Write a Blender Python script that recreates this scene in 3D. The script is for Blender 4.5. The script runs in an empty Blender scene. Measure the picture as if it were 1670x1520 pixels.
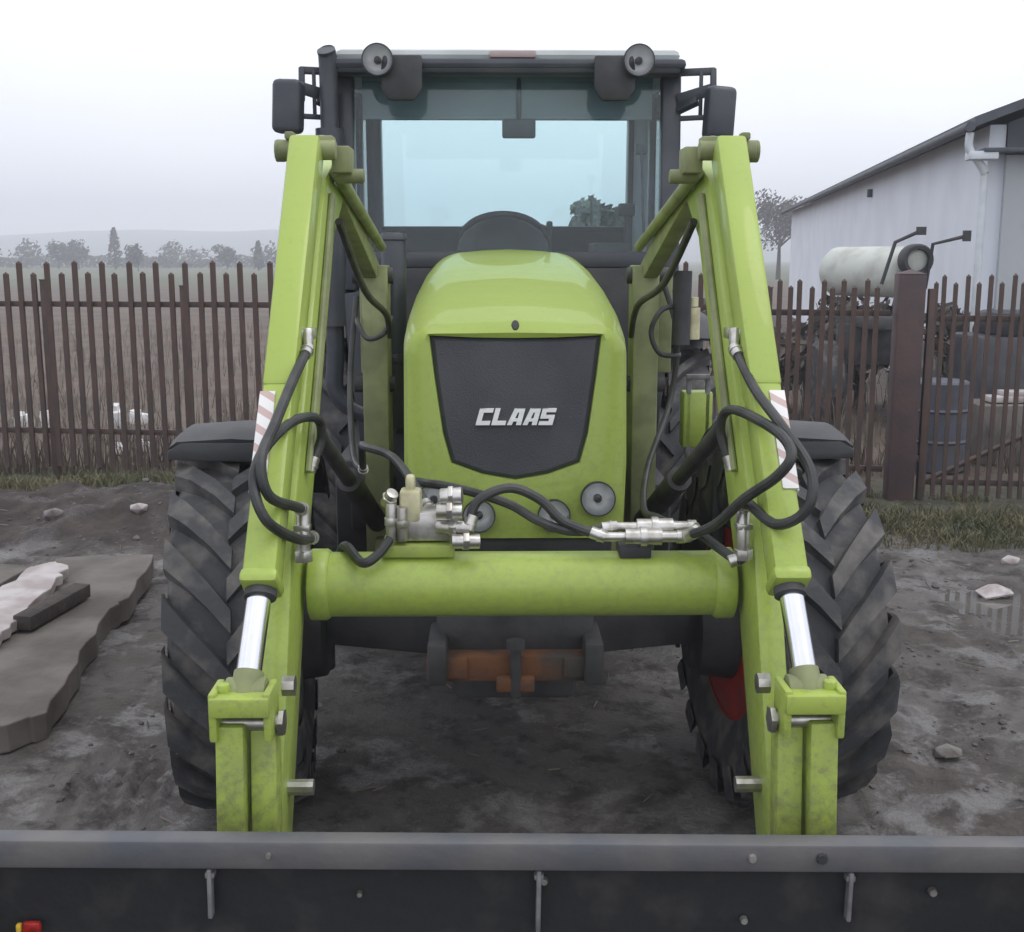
import bpy, bmesh, math, random
from mathutils import Vector, Matrix, noise
R = math.radians
rnd = random.Random(7)
sc = bpy.context.scene
COL = sc.collection

# ------------------------------------------------------------------ camera
cam_d = bpy.data.cameras.new('camera')
cam = bpy.data.objects.new('camera', cam_d); COL.objects.link(cam)
cam.location = (-0.066, -4.3, 2.05)
cam.rotation_euler = (R(90 - 10.146), 0, R(-0.9))
cam_d.sensor_fit = 'HORIZONTAL'; cam_d.sensor_width = 36.0
cam_d.lens = 36.0 * 1900 / 1670
cam_d.clip_start = 0.05; cam_d.clip_end = 6000
sc.camera = cam

# ------------------------------------------------------------------ sky
SUN_EL, SUN_AZ = R(66), R(110)
w = bpy.data.worlds.new('World'); sc.world = w; w.use_nodes = True
nt = w.node_tree; nt.nodes.clear()
def N(tree, t, **kw):
    n = tree.nodes.new(t)
    for k, v in kw.items():
        if k in n.inputs: n.inputs[k].default_value = v
        else: setattr(n, k, v)
    return n
out = N(nt, 'ShaderNodeOutputWorld')
sky = N(nt, 'ShaderNodeTexSky', sky_type='NISHITA', sun_disc=False, sun_elevation=SUN_EL, sun_rotation=SUN_AZ)
bg1 = N(nt, 'ShaderNodeBackground'); bg1.inputs['Strength'].default_value = 0.10
nt.links.new(sky.outputs[0], bg1.inputs[0])
tc = N(nt, 'ShaderNodeTexCoord')
mp = N(nt, 'ShaderNodeMapping'); mp.inputs['Scale'].default_value = (1.0, 1.0, 2.2)
nz = N(nt, 'ShaderNodeTexNoise'); nz.inputs['Scale'].default_value = 1.6; nz.inputs['Detail'].default_value = 3.0
nz.inputs['Roughness'].default_value = 0.45
nt.links.new(tc.outputs['Generated'], mp.inputs[0]); nt.links.new(mp.outputs[0], nz.inputs['Vector'])
cr = N(nt, 'ShaderNodeValToRGB')
cr.color_ramp.elements[0].position = 0.36; cr.color_ramp.elements[0].color = (0.77, 0.78, 0.91, 1)
cr.color_ramp.elements[1].position = 0.62; cr.color_ramp.elements[1].color = (0.97, 0.98, 0.99, 1)
nt.links.new(nz.outputs[0], cr.inputs[0])
bg2 = N(nt, 'ShaderNodeBackground'); bg2.inputs['Strength'].default_value = 1.60
nt.links.new(cr.outputs[0], bg2.inputs[0])
mx = N(nt, 'ShaderNodeMixShader'); mx.inputs[0].default_value = 0.86
nt.links.new(bg1.outputs[0], mx.inputs[1]); nt.links.new(bg2.outputs[0], mx.inputs[2])
nt.links.new(mx.outputs[0], out.inputs[0])

sun_d = bpy.data.lights.new('sun', 'SUN'); sun_d.energy = 0.7; sun_d.angle = R(25); sun_d.color = (1, 0.97, 0.93)
sun = bpy.data.objects.new('sun', sun_d); COL.objects.link(sun)
sd = Vector((math.sin(SUN_AZ) * math.cos(SUN_EL), math.cos(SUN_AZ) * math.cos(SUN_EL), math.sin(SUN_EL)))
sun.rotation_euler = sd.to_track_quat('Z', 'Y').to_euler(); sun.location = (0, -5, 12)

sc.view_settings.view_transform = 'Standard'; sc.view_settings.look = 'None'
sc.view_settings.exposure = 0.0; sc.view_settings.gamma = 1.0; sc.view_settings.use_curve_mapping = False
sc.render.engine = 'CYCLES'
sc.cycles.use_denoising = True
sc.cycles.max_bounces = 7; sc.cycles.diffuse_bounces = 4; sc.cycles.glossy_bounces = 3; sc.cycles.transparent_max_bounces = 16; sc.cycles.volume_bounces = 3

# ------------------------------------------------------------------ materials
def mat(name, col, rough=0.6, metal=0.0, col2=None, scale=6.0, detail=6.0, lo=0.4, hi=0.62, bump=0.0, bscale=40.0,
        spec=0.5, coat=0.0, rough2=None):
    m = bpy.data.materials.new(name); m.use_nodes = True
    t = m.node_tree; b = t.nodes['Principled BSDF']
    b.inputs['Base Color'].default_value = (*col, 1); b.inputs['Roughness'].default_value = rough
    b.inputs['Metallic'].default_value = metal; b.inputs['Specular IOR Level'].default_value = spec
    b.inputs['Coat Weight'].default_value = coat
    tcn = N(t, 'ShaderNodeTexCoord')
    if col2 is not None:
        n = N(t, 'ShaderNodeTexNoise'); n.inputs['Scale'].default_value = scale; n.inputs['Detail'].default_value = detail
        t.links.new(tcn.outputs['Object'], n.inputs['Vector'])
        mr = N(t, 'ShaderNodeMapRange'); mr.inputs['From Min'].default_value = lo; mr.inputs['From Max'].default_value = hi
        t.links.new(n.outputs[0], mr.inputs[0])
        mxn = N(t, 'ShaderNodeMix', data_type='RGBA')
        mxn.inputs[6].default_value = (*col, 1); mxn.inputs[7].default_value = (*col2, 1)
        t.links.new(mr.outputs[0], mxn.inputs[0]); t.links.new(mxn.outputs[2], b.inputs['Base Color'])
        if rough2 is not None:
            m2 = N(t, 'ShaderNodeMapRange'); m2.inputs['To Min'].default_value = rough; m2.inputs['To Max'].default_value = rough2
            t.links.new(mr.outputs[0], m2.inputs[0]); t.links.new(m2.outputs[0], b.inputs['Roughness'])
    if bump > 0:
        n = N(t, 'ShaderNodeTexNoise'); n.inputs['Scale'].default_value = bscale; n.inputs['Detail'].default_value = 5
        t.links.new(tcn.outputs['Object'], n.inputs['Vector'])
        bp = N(t, 'ShaderNodeBump'); bp.inputs['Strength'].default_value = bump; bp.inputs['Distance'].default_value = 0.02
        t.links.new(n.outputs[0], bp.inputs['Height']); t.links.new(bp.outputs[0], b.inputs['Normal'])
    return m

def glass(name, tint, gloss=1.0):
    m = bpy.data.materials.new(name); m.use_nodes = True
    t = m.node_tree; t.nodes.clear()
    o = N(t, 'ShaderNodeOutputMaterial'); tr = N(t, 'ShaderNodeBsdfTransparent'); tr.inputs[0].default_value = (*tint, 1)
    g = N(t, 'ShaderNodeBsdfGlossy'); g.inputs['Roughness'].default_value = 0.03
    f = N(t, 'ShaderNodeFresnel'); f.inputs[0].default_value = 1.45
    ml = N(t, 'ShaderNodeMath', operation='MULTIPLY'); ml.inputs[1].default_value = gloss
    mi = N(t, 'ShaderNodeMixShader')
    t.links.new(f.outputs[0], ml.inputs[0]); t.links.new(ml.outputs[0], mi.inputs[0])
    t.links.new(tr.outputs[0], mi.inputs[1]); t.links.new(g.outputs[0], mi.inputs[2]); t.links.new(mi.outputs[0], o.inputs[0])
    return m

M = {}
M['green'] = mat('green_paint', (0.355, 0.468, 0.078), 0.42, col2=(0.340, 0.446, 0.082), scale=3.0, bump=0.03, bscale=18, coat=0.25, rough2=0.55)
def dusty(m, dust, amt, scale, zlo, zhi):
    """thin splash of dried mud over paint, heavier low down on the machine"""
    t = m.node_tree; b = t.nodes['Principled BSDF']; lk = b.inputs['Base Color'].links[0].from_socket
    g = N(t, 'ShaderNodeTexCoord'); n1 = N(t, 'ShaderNodeTexNoise'); n1.inputs['Scale'].default_value = scale; n1.inputs['Detail'].default_value = 12; n1.inputs['Roughness'].default_value = 0.72
    t.links.new(g.outputs['Object'], n1.inputs['Vector']); sp = N(t, 'ShaderNodeSeparateXYZ'); t.links.new(g.outputs['Object'], sp.inputs[0])
    zr = N(t, 'ShaderNodeMapRange'); zr.inputs['From Min'].default_value = zlo; zr.inputs['From Max'].default_value = zhi; zr.inputs['To Min'].default_value = 0.20; zr.inputs['To Max'].default_value = 0.0
    t.links.new(sp.outputs[2], zr.inputs[0]); ad = N(t, 'ShaderNodeMath', operation='ADD'); t.links.new(n1.outputs[0], ad.inputs[0]); t.links.new(zr.outputs[0], ad.inputs[1])
    mr = N(t, 'ShaderNodeMapRange'); mr.inputs['From Min'].default_value = 0.55; mr.inputs['From Max'].default_value = 0.78; mr.inputs['To Max'].default_value = amt
    t.links.new(ad.outputs[0], mr.inputs[0]); mx_ = N(t, 'ShaderNodeMix', data_type='RGBA'); mx_.inputs[7].default_value = (*dust, 1)
    t.links.new(mr.outputs[0], mx_.inputs[0]); t.links.new(lk, mx_.inputs[6]); t.links.new(mx_.outputs[2], b.inputs['Base Color'])
dusty(M['green'], (0.17, 0.16, 0.10), 0.30, 48.0, 0.8, 1.8)
M['green_worn'] = mat('green_paint_worn', (0.355, 0.455, 0.080), 0.5, col2=(0.27, 0.33, 0.09), scale=9.0, lo=0.45, hi=0.75, bump=0.06, bscale=30)
dusty(M['green_worn'], (0.13, 0.12, 0.09), 0.6, 42.0, 0.8, 1.25)
M['green_pale'] = mat('green_paint_dusty', (0.27, 0.30, 0.14), 0.6, col2=(0.19, 0.21, 0.10), scale=9.0, bump=0.05, bscale=30)
M['plastic'] = mat('black_plastic', (0.026, 0.028, 0.032), 0.55, col2=(0.046, 0.046, 0.048), scale=7, bump=0.06, bscale=60)
M['frame'] = mat('cab_frame_paint', (0.040, 0.046, 0.058), 0.4, col2=(0.06, 0.065, 0.075), scale=5)
M['trim'] = mat('cab_trim_grey', (0.42, 0.46, 0.49), 0.8, col2=(0.36, 0.40, 0.43), scale=4)
M['headliner'] = mat('headliner_fabric', (0.62, 0.64, 0.65), 0.9, col2=(0.56, 0.58, 0.59), scale=4)
M['blind'] = mat('sun_blind_fabric', (0.30, 0.34, 0.35), 0.9, col2=(0.27, 0.31, 0.32), scale=5)
M['roof'] = mat('roof_plastic', (0.50, 0.54, 0.53), 0.5, col2=(0.40, 0.43, 0.42), scale=3)
M['roof_tint'] = mat('roof_marker_plastic', (0.44, 0.34, 0.33), 0.5, col2=(0.40, 0.32, 0.31), scale=20)
M['rubber'] = mat('tyre_rubber', (0.046, 0.048, 0.052), 0.7, col2=(0.150, 0.138, 0.125), scale=9, lo=0.46, hi=0.70, bump=0.15, bscale=45)
M['hose'] = mat('hose_rubber', (0.025, 0.027, 0.027), 0.5, col2=(0.05, 0.05, 0.048), scale=14, bump=0.05, bscale=120)
M['chrome'] = mat('chrome_rod', (0.86, 0.87, 0.89), 0.16, 1.0, col2=(0.78, 0.79, 0.82), scale=8)
M['silver'] = mat('zinc_fitting', (0.62, 0.61, 0.58), 0.35, 0.9, col2=(0.42, 0.40, 0.36), scale=30)
M['brass'] = mat('valve_body_pale', (0.62, 0.60, 0.38), 0.45, 0.2, col2=(0.45, 0.42, 0.26), scale=20)
M['steel'] = mat('grey_cast_iron', (0.062, 0.062, 0.064), 0.65, col2=(0.036, 0.036, 0.036), scale=8, bump=0.12, bscale=40)
M['rust'] = mat('rusty_iron', (0.15, 0.062, 0.026), 0.85, col2=(0.06, 0.05, 0.042), scale=9, lo=0.42, hi=0.6, bump=0.15, bscale=50)
M['red'] = mat('red_rim_paint', (0.42, 0.022, 0.018), 0.5, col2=(0.26, 0.03, 0.022), scale=9, bump=0.05)
M['grille'] = mat('grille_mesh_plastic', (0.052, 0.055, 0.066), 0.5, col2=(0.068, 0.070, 0.082), scale=5, bump=0.25, bscale=260)
M['white'] = mat('white_letter_paint', (0.90, 0.90, 0.91), 0.4, col2=(0.85, 0.85, 0.86), scale=40)
M['glass'] = glass('cab_glass', (0.90, 0.972, 0.978), 1.0)
M['lens'] = glass('lamp_lens', (0.985, 0.99, 0.99), 1.0)
M['reflector'] = mat('lamp_reflector', (0.90, 0.91, 0.92), 0.18, 0.10, col2=(0.82, 0.84, 0.86), scale=30)
M['bucket'] = mat('bucket_black_paint', (0.014, 0.015, 0.016), 0.6, col2=(0.055, 0.052, 0.048), scale=8, detail=9, lo=0.52, hi=0.80, bump=0.15, bscale=24)
M['bar'] = mat('bucket_edge_steel', (0.100, 0.105, 0.117), 0.55, col2=(0.15, 0.143, 0.137), scale=5, detail=8, bump=0.12, bscale=30, metal=0.15)
M['rib'] = mat('worn_steel_rib', (0.20, 0.20, 0.20), 0.5, col2=(0.12, 0.12, 0.12), scale=20, bump=0.1)
M['reflect_red'] = mat('red_reflector_plastic', (0.22, 0.018, 0.015), 0.25, col2=(0.42, 0.02, 0.015), scale=60)
M['yellow'] = mat('yellow_plastic', (0.75, 0.48, 0.04), 0.35, col2=(0.6, 0.4, 0.04), scale=60)
M['fence'] = mat('fence_brown_paint', (0.062, 0.043, 0.037), 0.6, col2=(0.115, 0.060, 0.040), scale=5, lo=0.45, hi=0.7, bump=0.12, bscale=60)
M['post'] = mat('gate_post_paint', (0.060, 0.040, 0.042), 0.65, col2=(0.085, 0.050, 0.045), scale=4, bump=0.15, bscale=30)
M['concrete'] = mat('old_concrete', (0.165, 0.150, 0.132), 0.85, col2=(0.092, 0.080, 0.069), scale=2.6, detail=9, bump=0.3, bscale=24)
M['sack'] = mat('pale_plastic_sheet', (0.50, 0.47, 0.455), 0.45, col2=(0.33, 0.28, 0.27), scale=6, bump=0.2, bscale=14)
M['litter'] = mat('white_litter', (0.74, 0.73, 0.72), 0.6, col2=(0.60, 0.58, 0.56), scale=6, bump=0.1)
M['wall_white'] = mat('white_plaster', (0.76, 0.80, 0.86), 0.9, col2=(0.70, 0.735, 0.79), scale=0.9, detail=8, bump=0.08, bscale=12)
M['wall_shaded'] = mat('shaded_plaster', (0.47, 0.50, 0.52), 0.9, col2=(0.41, 0.435, 0.45), scale=0.8, detail=8, bump=0.08, bscale=12)  # darker copy of the wall plaster; the front wall's shading put into the colour
M['roof_dark'] = mat('dark_roof_sheet', (0.075, 0.085, 0.10), 0.6, col2=(0.055, 0.062, 0.072), scale=3, bump=0.1)
M['gutter'] = mat('pale_gutter', (0.66, 0.70, 0.73), 0.5, col2=(0.56, 0.60, 0.62), scale=5)
M['tank'] = mat('pale_green_tank_paint', (0.56, 0.59, 0.54), 0.6, col2=(0.42, 0.43, 0.38), scale=4, detail=8, lo=0.45, hi=0.7, bump=0.08)
M['tarp'] = mat('dark_tarpaulin', (0.030, 0.034, 0.042), 0.45, col2=(0.05, 0.052, 0.06), scale=6, bump=0.2, bscale=10)
M['blue'] = mat('faded_blue_drum', (0.085, 0.095, 0.13), 0.6, col2=(0.075, 0.072, 0.075), scale=6)
M['bark'] = mat('bark', (0.07, 0.055, 0.045), 0.9, col2=(0.04, 0.033, 0.03), scale=12, bump=0.3)
M['leaf_far'] = mat('distant_foliage', (0.085, 0.090, 0.078), 0.8, col2=(0.12, 0.11, 0.095), scale=1.5)
M['leaf_dark'] = mat('dark_evergreen_leaf', (0.030, 0.050, 0.032), 0.6, col2=(0.055, 0.075, 0.045), scale=4)
M['twig'] = mat('bare_shrub_twig', (0.090, 0.078, 0.068), 0.85, col2=(0.13, 0.115, 0.095), scale=3)
M['grass'] = mat('tired_winter_grass', (0.075, 0.085, 0.038), 0.7, col2=(0.16, 0.145, 0.075), scale=2.5)
M['dry'] = mat('dry_weed_stalk', (0.20, 0.165, 0.125), 0.8, col2=(0.095, 0.075, 0.06), scale=2.0)
M['stone'] = mat('broken_stone', (0.22, 0.21, 0.20), 0.85, col2=(0.13, 0.115, 0.10), scale=9, bump=0.3, bscale=40)
M['clod'] = mat('mud_clod', (0.095, 0.088, 0.080), 0.8, col2=(0.17, 0.165, 0.16), scale=3.0, lo=0.45, hi=0.7, bump=0.3, bscale=60)
M['hill'] = mat('hill_cover', (0.06, 0.075, 0.07), 0.95, col2=(0.085, 0.09, 0.075), scale=0.01)
M['water'] = mat('puddle_water', (0.10, 0.095, 0.085), 0.03, col2=(0.13, 0.12, 0.11), scale=4, spec=0.6)

# warning sticker: diagonal red stripes on white
def stripe_mat():
    m = mat('striped_warning_film', (0.8, 0.79, 0.77), 0.4); t = m.node_tree; b = t.nodes['Principled BSDF']
    tcn = N(t, 'ShaderNodeTexCoord'); wv = N(t, 'ShaderNodeTexWave', bands_direction='DIAGONAL'); wv.inputs['Scale'].default_value = 9.0
    t.links.new(tcn.outputs['Object'], wv.inputs['Vector'])
    c = N(t, 'ShaderNodeValToRGB'); c.color_ramp.interpolation = 'CONSTANT'
    c.color_ramp.elements[0].color = (0.8, 0.79, 0.77, 1); c.color_ramp.elements[1].position = 0.62; c.color_ramp.elements[1].color = (0.56, 0.42, 0.39, 1)
    t.links.new(wv.outputs[0], c.inputs[0]); t.links.new(c.outputs[0], b.inputs['Base Color']); return m
M['sticker'] = stripe_mat()

# ------------------------------------------------------------------ mesh builder
class MB:
    def __init__(s): s.v = []; s.f = []; s.m = []
    def add(s, vs, fs, mi=0):
        o = len(s.v); s.v += [Vector(v) for v in vs]
        for f in fs: s.f.append([i + o for i in f]); s.m.append(mi)
        return s
    def box(s, c, d, rot=None, mi=0):
        hx, hy, hz = d[0] / 2, d[1] / 2, d[2] / 2
        vs = [Vector((x * hx, y * hy, z * hz)) for z in (-1, 1) for y in (-1, 1) for x in (-1, 1)]
        if rot is not None: vs = [rot @ v for v in vs]
        return s.add([v + Vector(c) for v in vs], [(0, 2, 3, 1), (4, 5, 7, 6), (0, 1, 5, 4), (2, 6, 7, 3), (0, 4, 6, 2), (1, 3, 7, 5)], mi)
    def bar(s, p0, p1, wx, wd, mi=0, wx1=None, wd1=None):
        """box beam from p0 to p1: wx along X-ish side, wd in the other direction"""
        p0, p1 = Vector(p0), Vector(p1); d = (p1 - p0).normalized()
        sx = Vector((1, 0, 0)) if abs(d.x) < 0.9 else Vector((0, 1, 0))
        n = d.cross(sx).normalized(); sx = n.cross(d).normalized()
        vs = []
        for p, a, b in ((p0, wx, wd), (p1, wx1 or wx, wd1 or wd)):
            for i, j in ((-1, -1), (1, -1), (1, 1), (-1, 1)): vs.append(p + sx * i * a / 2 + n * j * b / 2)
        return s.add(vs, [(0, 3, 2, 1), (4, 5, 6, 7), (0, 1, 5, 4), (1, 2, 6, 5), (2, 3, 7, 6), (3, 0, 4, 7)], mi)
    def cyl(s, p0, p1, r0, r1=None, seg=20, mi=0, cap=True):
        p0, p1 = Vector(p0), Vector(p1); r1 = r0 if r1 is None else r1
        d = (p1 - p0).normalized(); a = d.orthogonal().normalized(); b = d.cross(a)
        vs = [p + (a * math.cos(t) + b * math.sin(t)) * r for p, r in ((p0, r0), (p1, r1)) for t in [2 * math.pi * i / seg for i in range(seg)]]
        fs = [(i, (i + 1) % seg, seg + (i + 1) % seg, seg + i) for i in range(seg)]
        if cap: fs += [tuple(range(seg - 1, -1, -1)), tuple(range(seg, 2 * seg))]
        return s.add(vs, fs, mi)
    def tube(s, pts, r, seg=10, mi=0, smooth=6):
        pts = [Vector(p) for p in pts]
        if smooth and len(pts) > 2:
            q = []
            for i in range(len(pts) - 1):
                p0 = pts[max(i - 1, 0)]; p1 = pts[i]; p2 = pts[i + 1]; p3 = pts[min(i + 2, len(pts) - 1)]
                for k in range(smooth):
                    t = k / smooth
                    q.append(0.5 * ((2 * p1) + (p2 - p0) * t + (2 * p0 - 5 * p1 + 4 * p2 - p3) * t * t + (3 * p1 - p0 - 3 * p2 + p3) * t ** 3))
            q.append(pts[-1]); pts = q
        vs = []; a = None
        for i, p in enumerate(pts):
            d = (pts[min(i + 1, len(pts) - 1)] - pts[max(i - 1, 0)]).normalized()
            a = d.orthogonal().normalized() if a is None else (a - d * a.dot(d)).normalized()
            b = d.cross(a)
            vs += [p + (a * math.cos(2 * math.pi * k / seg) + b * math.sin(2 * math.pi * k / seg)) * r for k in range(seg)]
        n = len(pts)
        fs = [(i * seg + k, i * seg + (k + 1) % seg, (i + 1) * seg + (k + 1) % seg, (i + 1) * seg + k) for i in range(n - 1) for k in range(seg)]
        fs += [tuple(range(seg - 1, -1, -1)), tuple((n - 1) * seg + k for k in range(seg))]
        return s.add(vs, fs, mi)
    def lathe(s, prof, seg=32, axis='X', o=(0, 0, 0), mi=0, close=False, cap=True):
        """prof: (along, radius)"""
        vs = []; o = Vector(o)
        for a, r in prof:
            for k in range(seg):
                t = 2 * math.pi * k / seg; c, q = r * math.cos(t), r * math.sin(t)
                vs.append(o + Vector({'X': (a, c, q), 'Y': (c, a, q), 'Z': (c, q, a)}[axis]))
        n = len(prof); fs = []
        for i in range(n if close else n - 1):
            j = (i + 1) % n
            fs += [(i * seg + k, i * seg + (k + 1) % seg, j * seg + (k + 1) % seg, j * seg + k) for k in range(seg)]
        if not close and cap:
            for i in (0, n - 1):
                if prof[i][1] > 1e-4: fs.append(tuple(i * seg + k for k in range(seg)))
        return s.add(vs, fs, mi)
    def prism(s, poly, f0, f1, mi=0):
        """poly 2-D list; f0/f1 map a 2-D point to 3-D for the two ends"""
        n = len(poly)
        vs = [f0(*p) for p in poly] + [f1(*p) for p in poly]
        return s.add(vs, [tuple(range(n)), tuple(range(2 * n - 1, n - 1, -1))] + [(i, n + i, n + (i + 1) % n, (i + 1) % n) for i in range(n)], mi)
    def build(s, name, mats, parent=None, bevel=0.0, smooth=35, loc=None, seg=2):
        me = bpy.data.meshes.new(name)
        bm = bmesh.new(); vs = [bm.verts.new(v) for v in s.v]
        for f, mi in zip(s.f, s.m):
            try:
                q = bm.faces.new([vs[i] for i in f]); q.material_index = mi
            except ValueError: pass
        bmesh.ops.recalc_face_normals(bm, faces=bm.faces)
        if bevel > 0:
            ed = [e for e in bm.edges if len(e.link_faces) == 2 and e.calc_face_angle(0) > R(38)]
            bmesh.ops.bevel(bm, geom=ed, offset=bevel, segments=seg, affect='EDGES', clamp_overlap=True, profile=0.5)
        bm.to_mesh(me); bm.free()
        for m in (mats if isinstance(mats, (list, tuple)) else [mats]): me.materials.append(M[m])
        if smooth:
            me.polygons.foreach_set('use_smooth', [True] * len(me.polygons)); me.set_sharp_from_angle(angle=R(smooth))
        o = bpy.data.objects.new(name, me); COL.objects.link(o)
        if parent is not None: o.parent = parent
        if loc is not None: o.location = loc
        return o

def tag(o, label=None, cat=None, group=None, kind=None):
    if cat and not kind: kind = 'thing'
    for k, v in (('label', label), ('category', cat), ('group', group), ('kind', kind)):
        if v: o[k] = v
    return o
def empty(name, loc=(0, 0, 0), rz=0.0, parent=None):
    o = bpy.data.objects.new(name, None); COL.objects.link(o); o.location = loc; o.rotation_euler = (0, 0, rz)
    o.empty_display_size = 0.1
    if parent is not None: o.parent = parent
    return o
def copy_of(o, parent=None, loc=None, rot=None, scale=None):
    c = o.copy(); COL.objects.link(c)
    if parent is not None: c.parent = parent
    if loc is not None: c.location = loc
    if rot is not None: c.rotation_euler = rot
    if scale is not None: c.scale = scale
    return c
def fbm(x, y, z=0.0, o=4): return noise.fractal(Vector((x, y, z)), 1.0, 2.0, o)

# ================================================================== GROUND
def ground_h(x, y):
    far = min(1.0, max(0.0, (abs(x) + abs(y) - 14) / 40))
    z = 0.030 * fbm(x * 0.55, y * 0.55, 3.1, 3) + 0.024 * fbm(x * 2.3, y * 2.3, 9.0, 3) + 0.013 * fbm(x * 8.0, y * 8.0, 1.0, 3)
    if abs(x) < 4 and y < 4.5:
        m_ = max(0.0, 0.35 + noise.noise(Vector((x * .9, y * .9, 5))))
        z += m_ * (0.045 * max(0.0, noise.noise(Vector((x * 6.1, y * 6.1, 22)))) + 0.05 * max(0.0, 0.22 - abs(noise.noise(Vector((x * 3.4, y * 3.4, 31))))))
    # soil bank at the left in front of the fence
    d = math.exp(-((x + 3.3) / 1.5) ** 2 - ((y - 4.7) / 0.75) ** 2)
    z += d * (0.22 + 0.09 * fbm(x * 2.1, y * 2.1, 4, 4))
    # verge at the foot of the fence
    yv = 6.05 - 0.13 * (x + 4)
    z += 0.07 * math.exp(-((y - yv + 0.3) / 0.6) ** 2)
    # wheel rut with lug prints
    if -1.95 < x < -1.2 and -1.2 < y < 1.2:
        e = max(0, 1 - abs(x + 1.56) / 0.24)
        z -= 0.035 * min(1, e * 2) * math.exp(-((y - 0.0) / 0.7) ** 2)
        if e > 0: z += 0.026 * (1 if math.sin((x + 0.15 * y) * 82) > 0.1 else 0) * min(1, e * 4) * math.exp(-((y - 0.05) / 0.28) ** 2)
    # ruts and churned mud at the right
    dr = math.exp(-((x - 1.72) / 0.35) ** 2) * (1 if y < 1.6 else math.exp(-((y - 1.6) / 1.0) ** 2))
    z += dr * 0.05 * fbm(x * 3.2, y * 4.5, 8, 4)
    # hollow with standing water
    z -= 0.10 * math.exp(-((x - 3.25) / 0.55) ** 2 - ((y - 2.25) / 0.85) ** 2)
    if y < 4 and abs(x) > 1.3:
        u = x * .8 + y * .6; v_ = -x * .6 + y * .8
        z += 0.045 * max(0.0, noise.noise(Vector((u * 1.3, v_ * 5.5, 41))) - .08) * (1 if x > 0 else .5)
    if abs(x) < 1.35 and -0.9 < y < 3.4: z = z * 0.45 - 0.015
    z *= (1 - far)
    z += far * 0.25 * fbm(x * 0.03, y * 0.03, 2, 2)
    return z
def axis(a, b, step, limit, grow=1.16):
    lo = []; p = a; st = step
    while p > -limit: st *= grow; p -= st; lo.append(p)
    mid = []; p = a
    while p < b: mid.append(p); p += step
    hi = [b]; p = b; st = step
    while p < limit: st *= grow; p += st; hi.append(p)
    return lo[::-1] + mid + hi
gx = axis(-4.6, 4.6, 0.024, 1500); gy = axis(-1.6, 7.0, 0.026, 1500)
gy = [y for y in gy if y > -60]
gv = [(x, y, ground_h(x, y)) for y in gy for x in gx]
nx = len(gx)
gf = [(j * nx + i, j * nx + i + 1, (j + 1) * nx + i + 1, (j + 1) * nx + i) for j in range(len(gy) - 1) for i in range(nx - 1)]
me = bpy.data.meshes.new('ground'); me.from_pydata(gv, [], gf); me.polygons.foreach_set('use_smooth', [True] * len(gf))
ground = bpy.data.objects.new('ground', me); COL.objects.link(ground)
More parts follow.
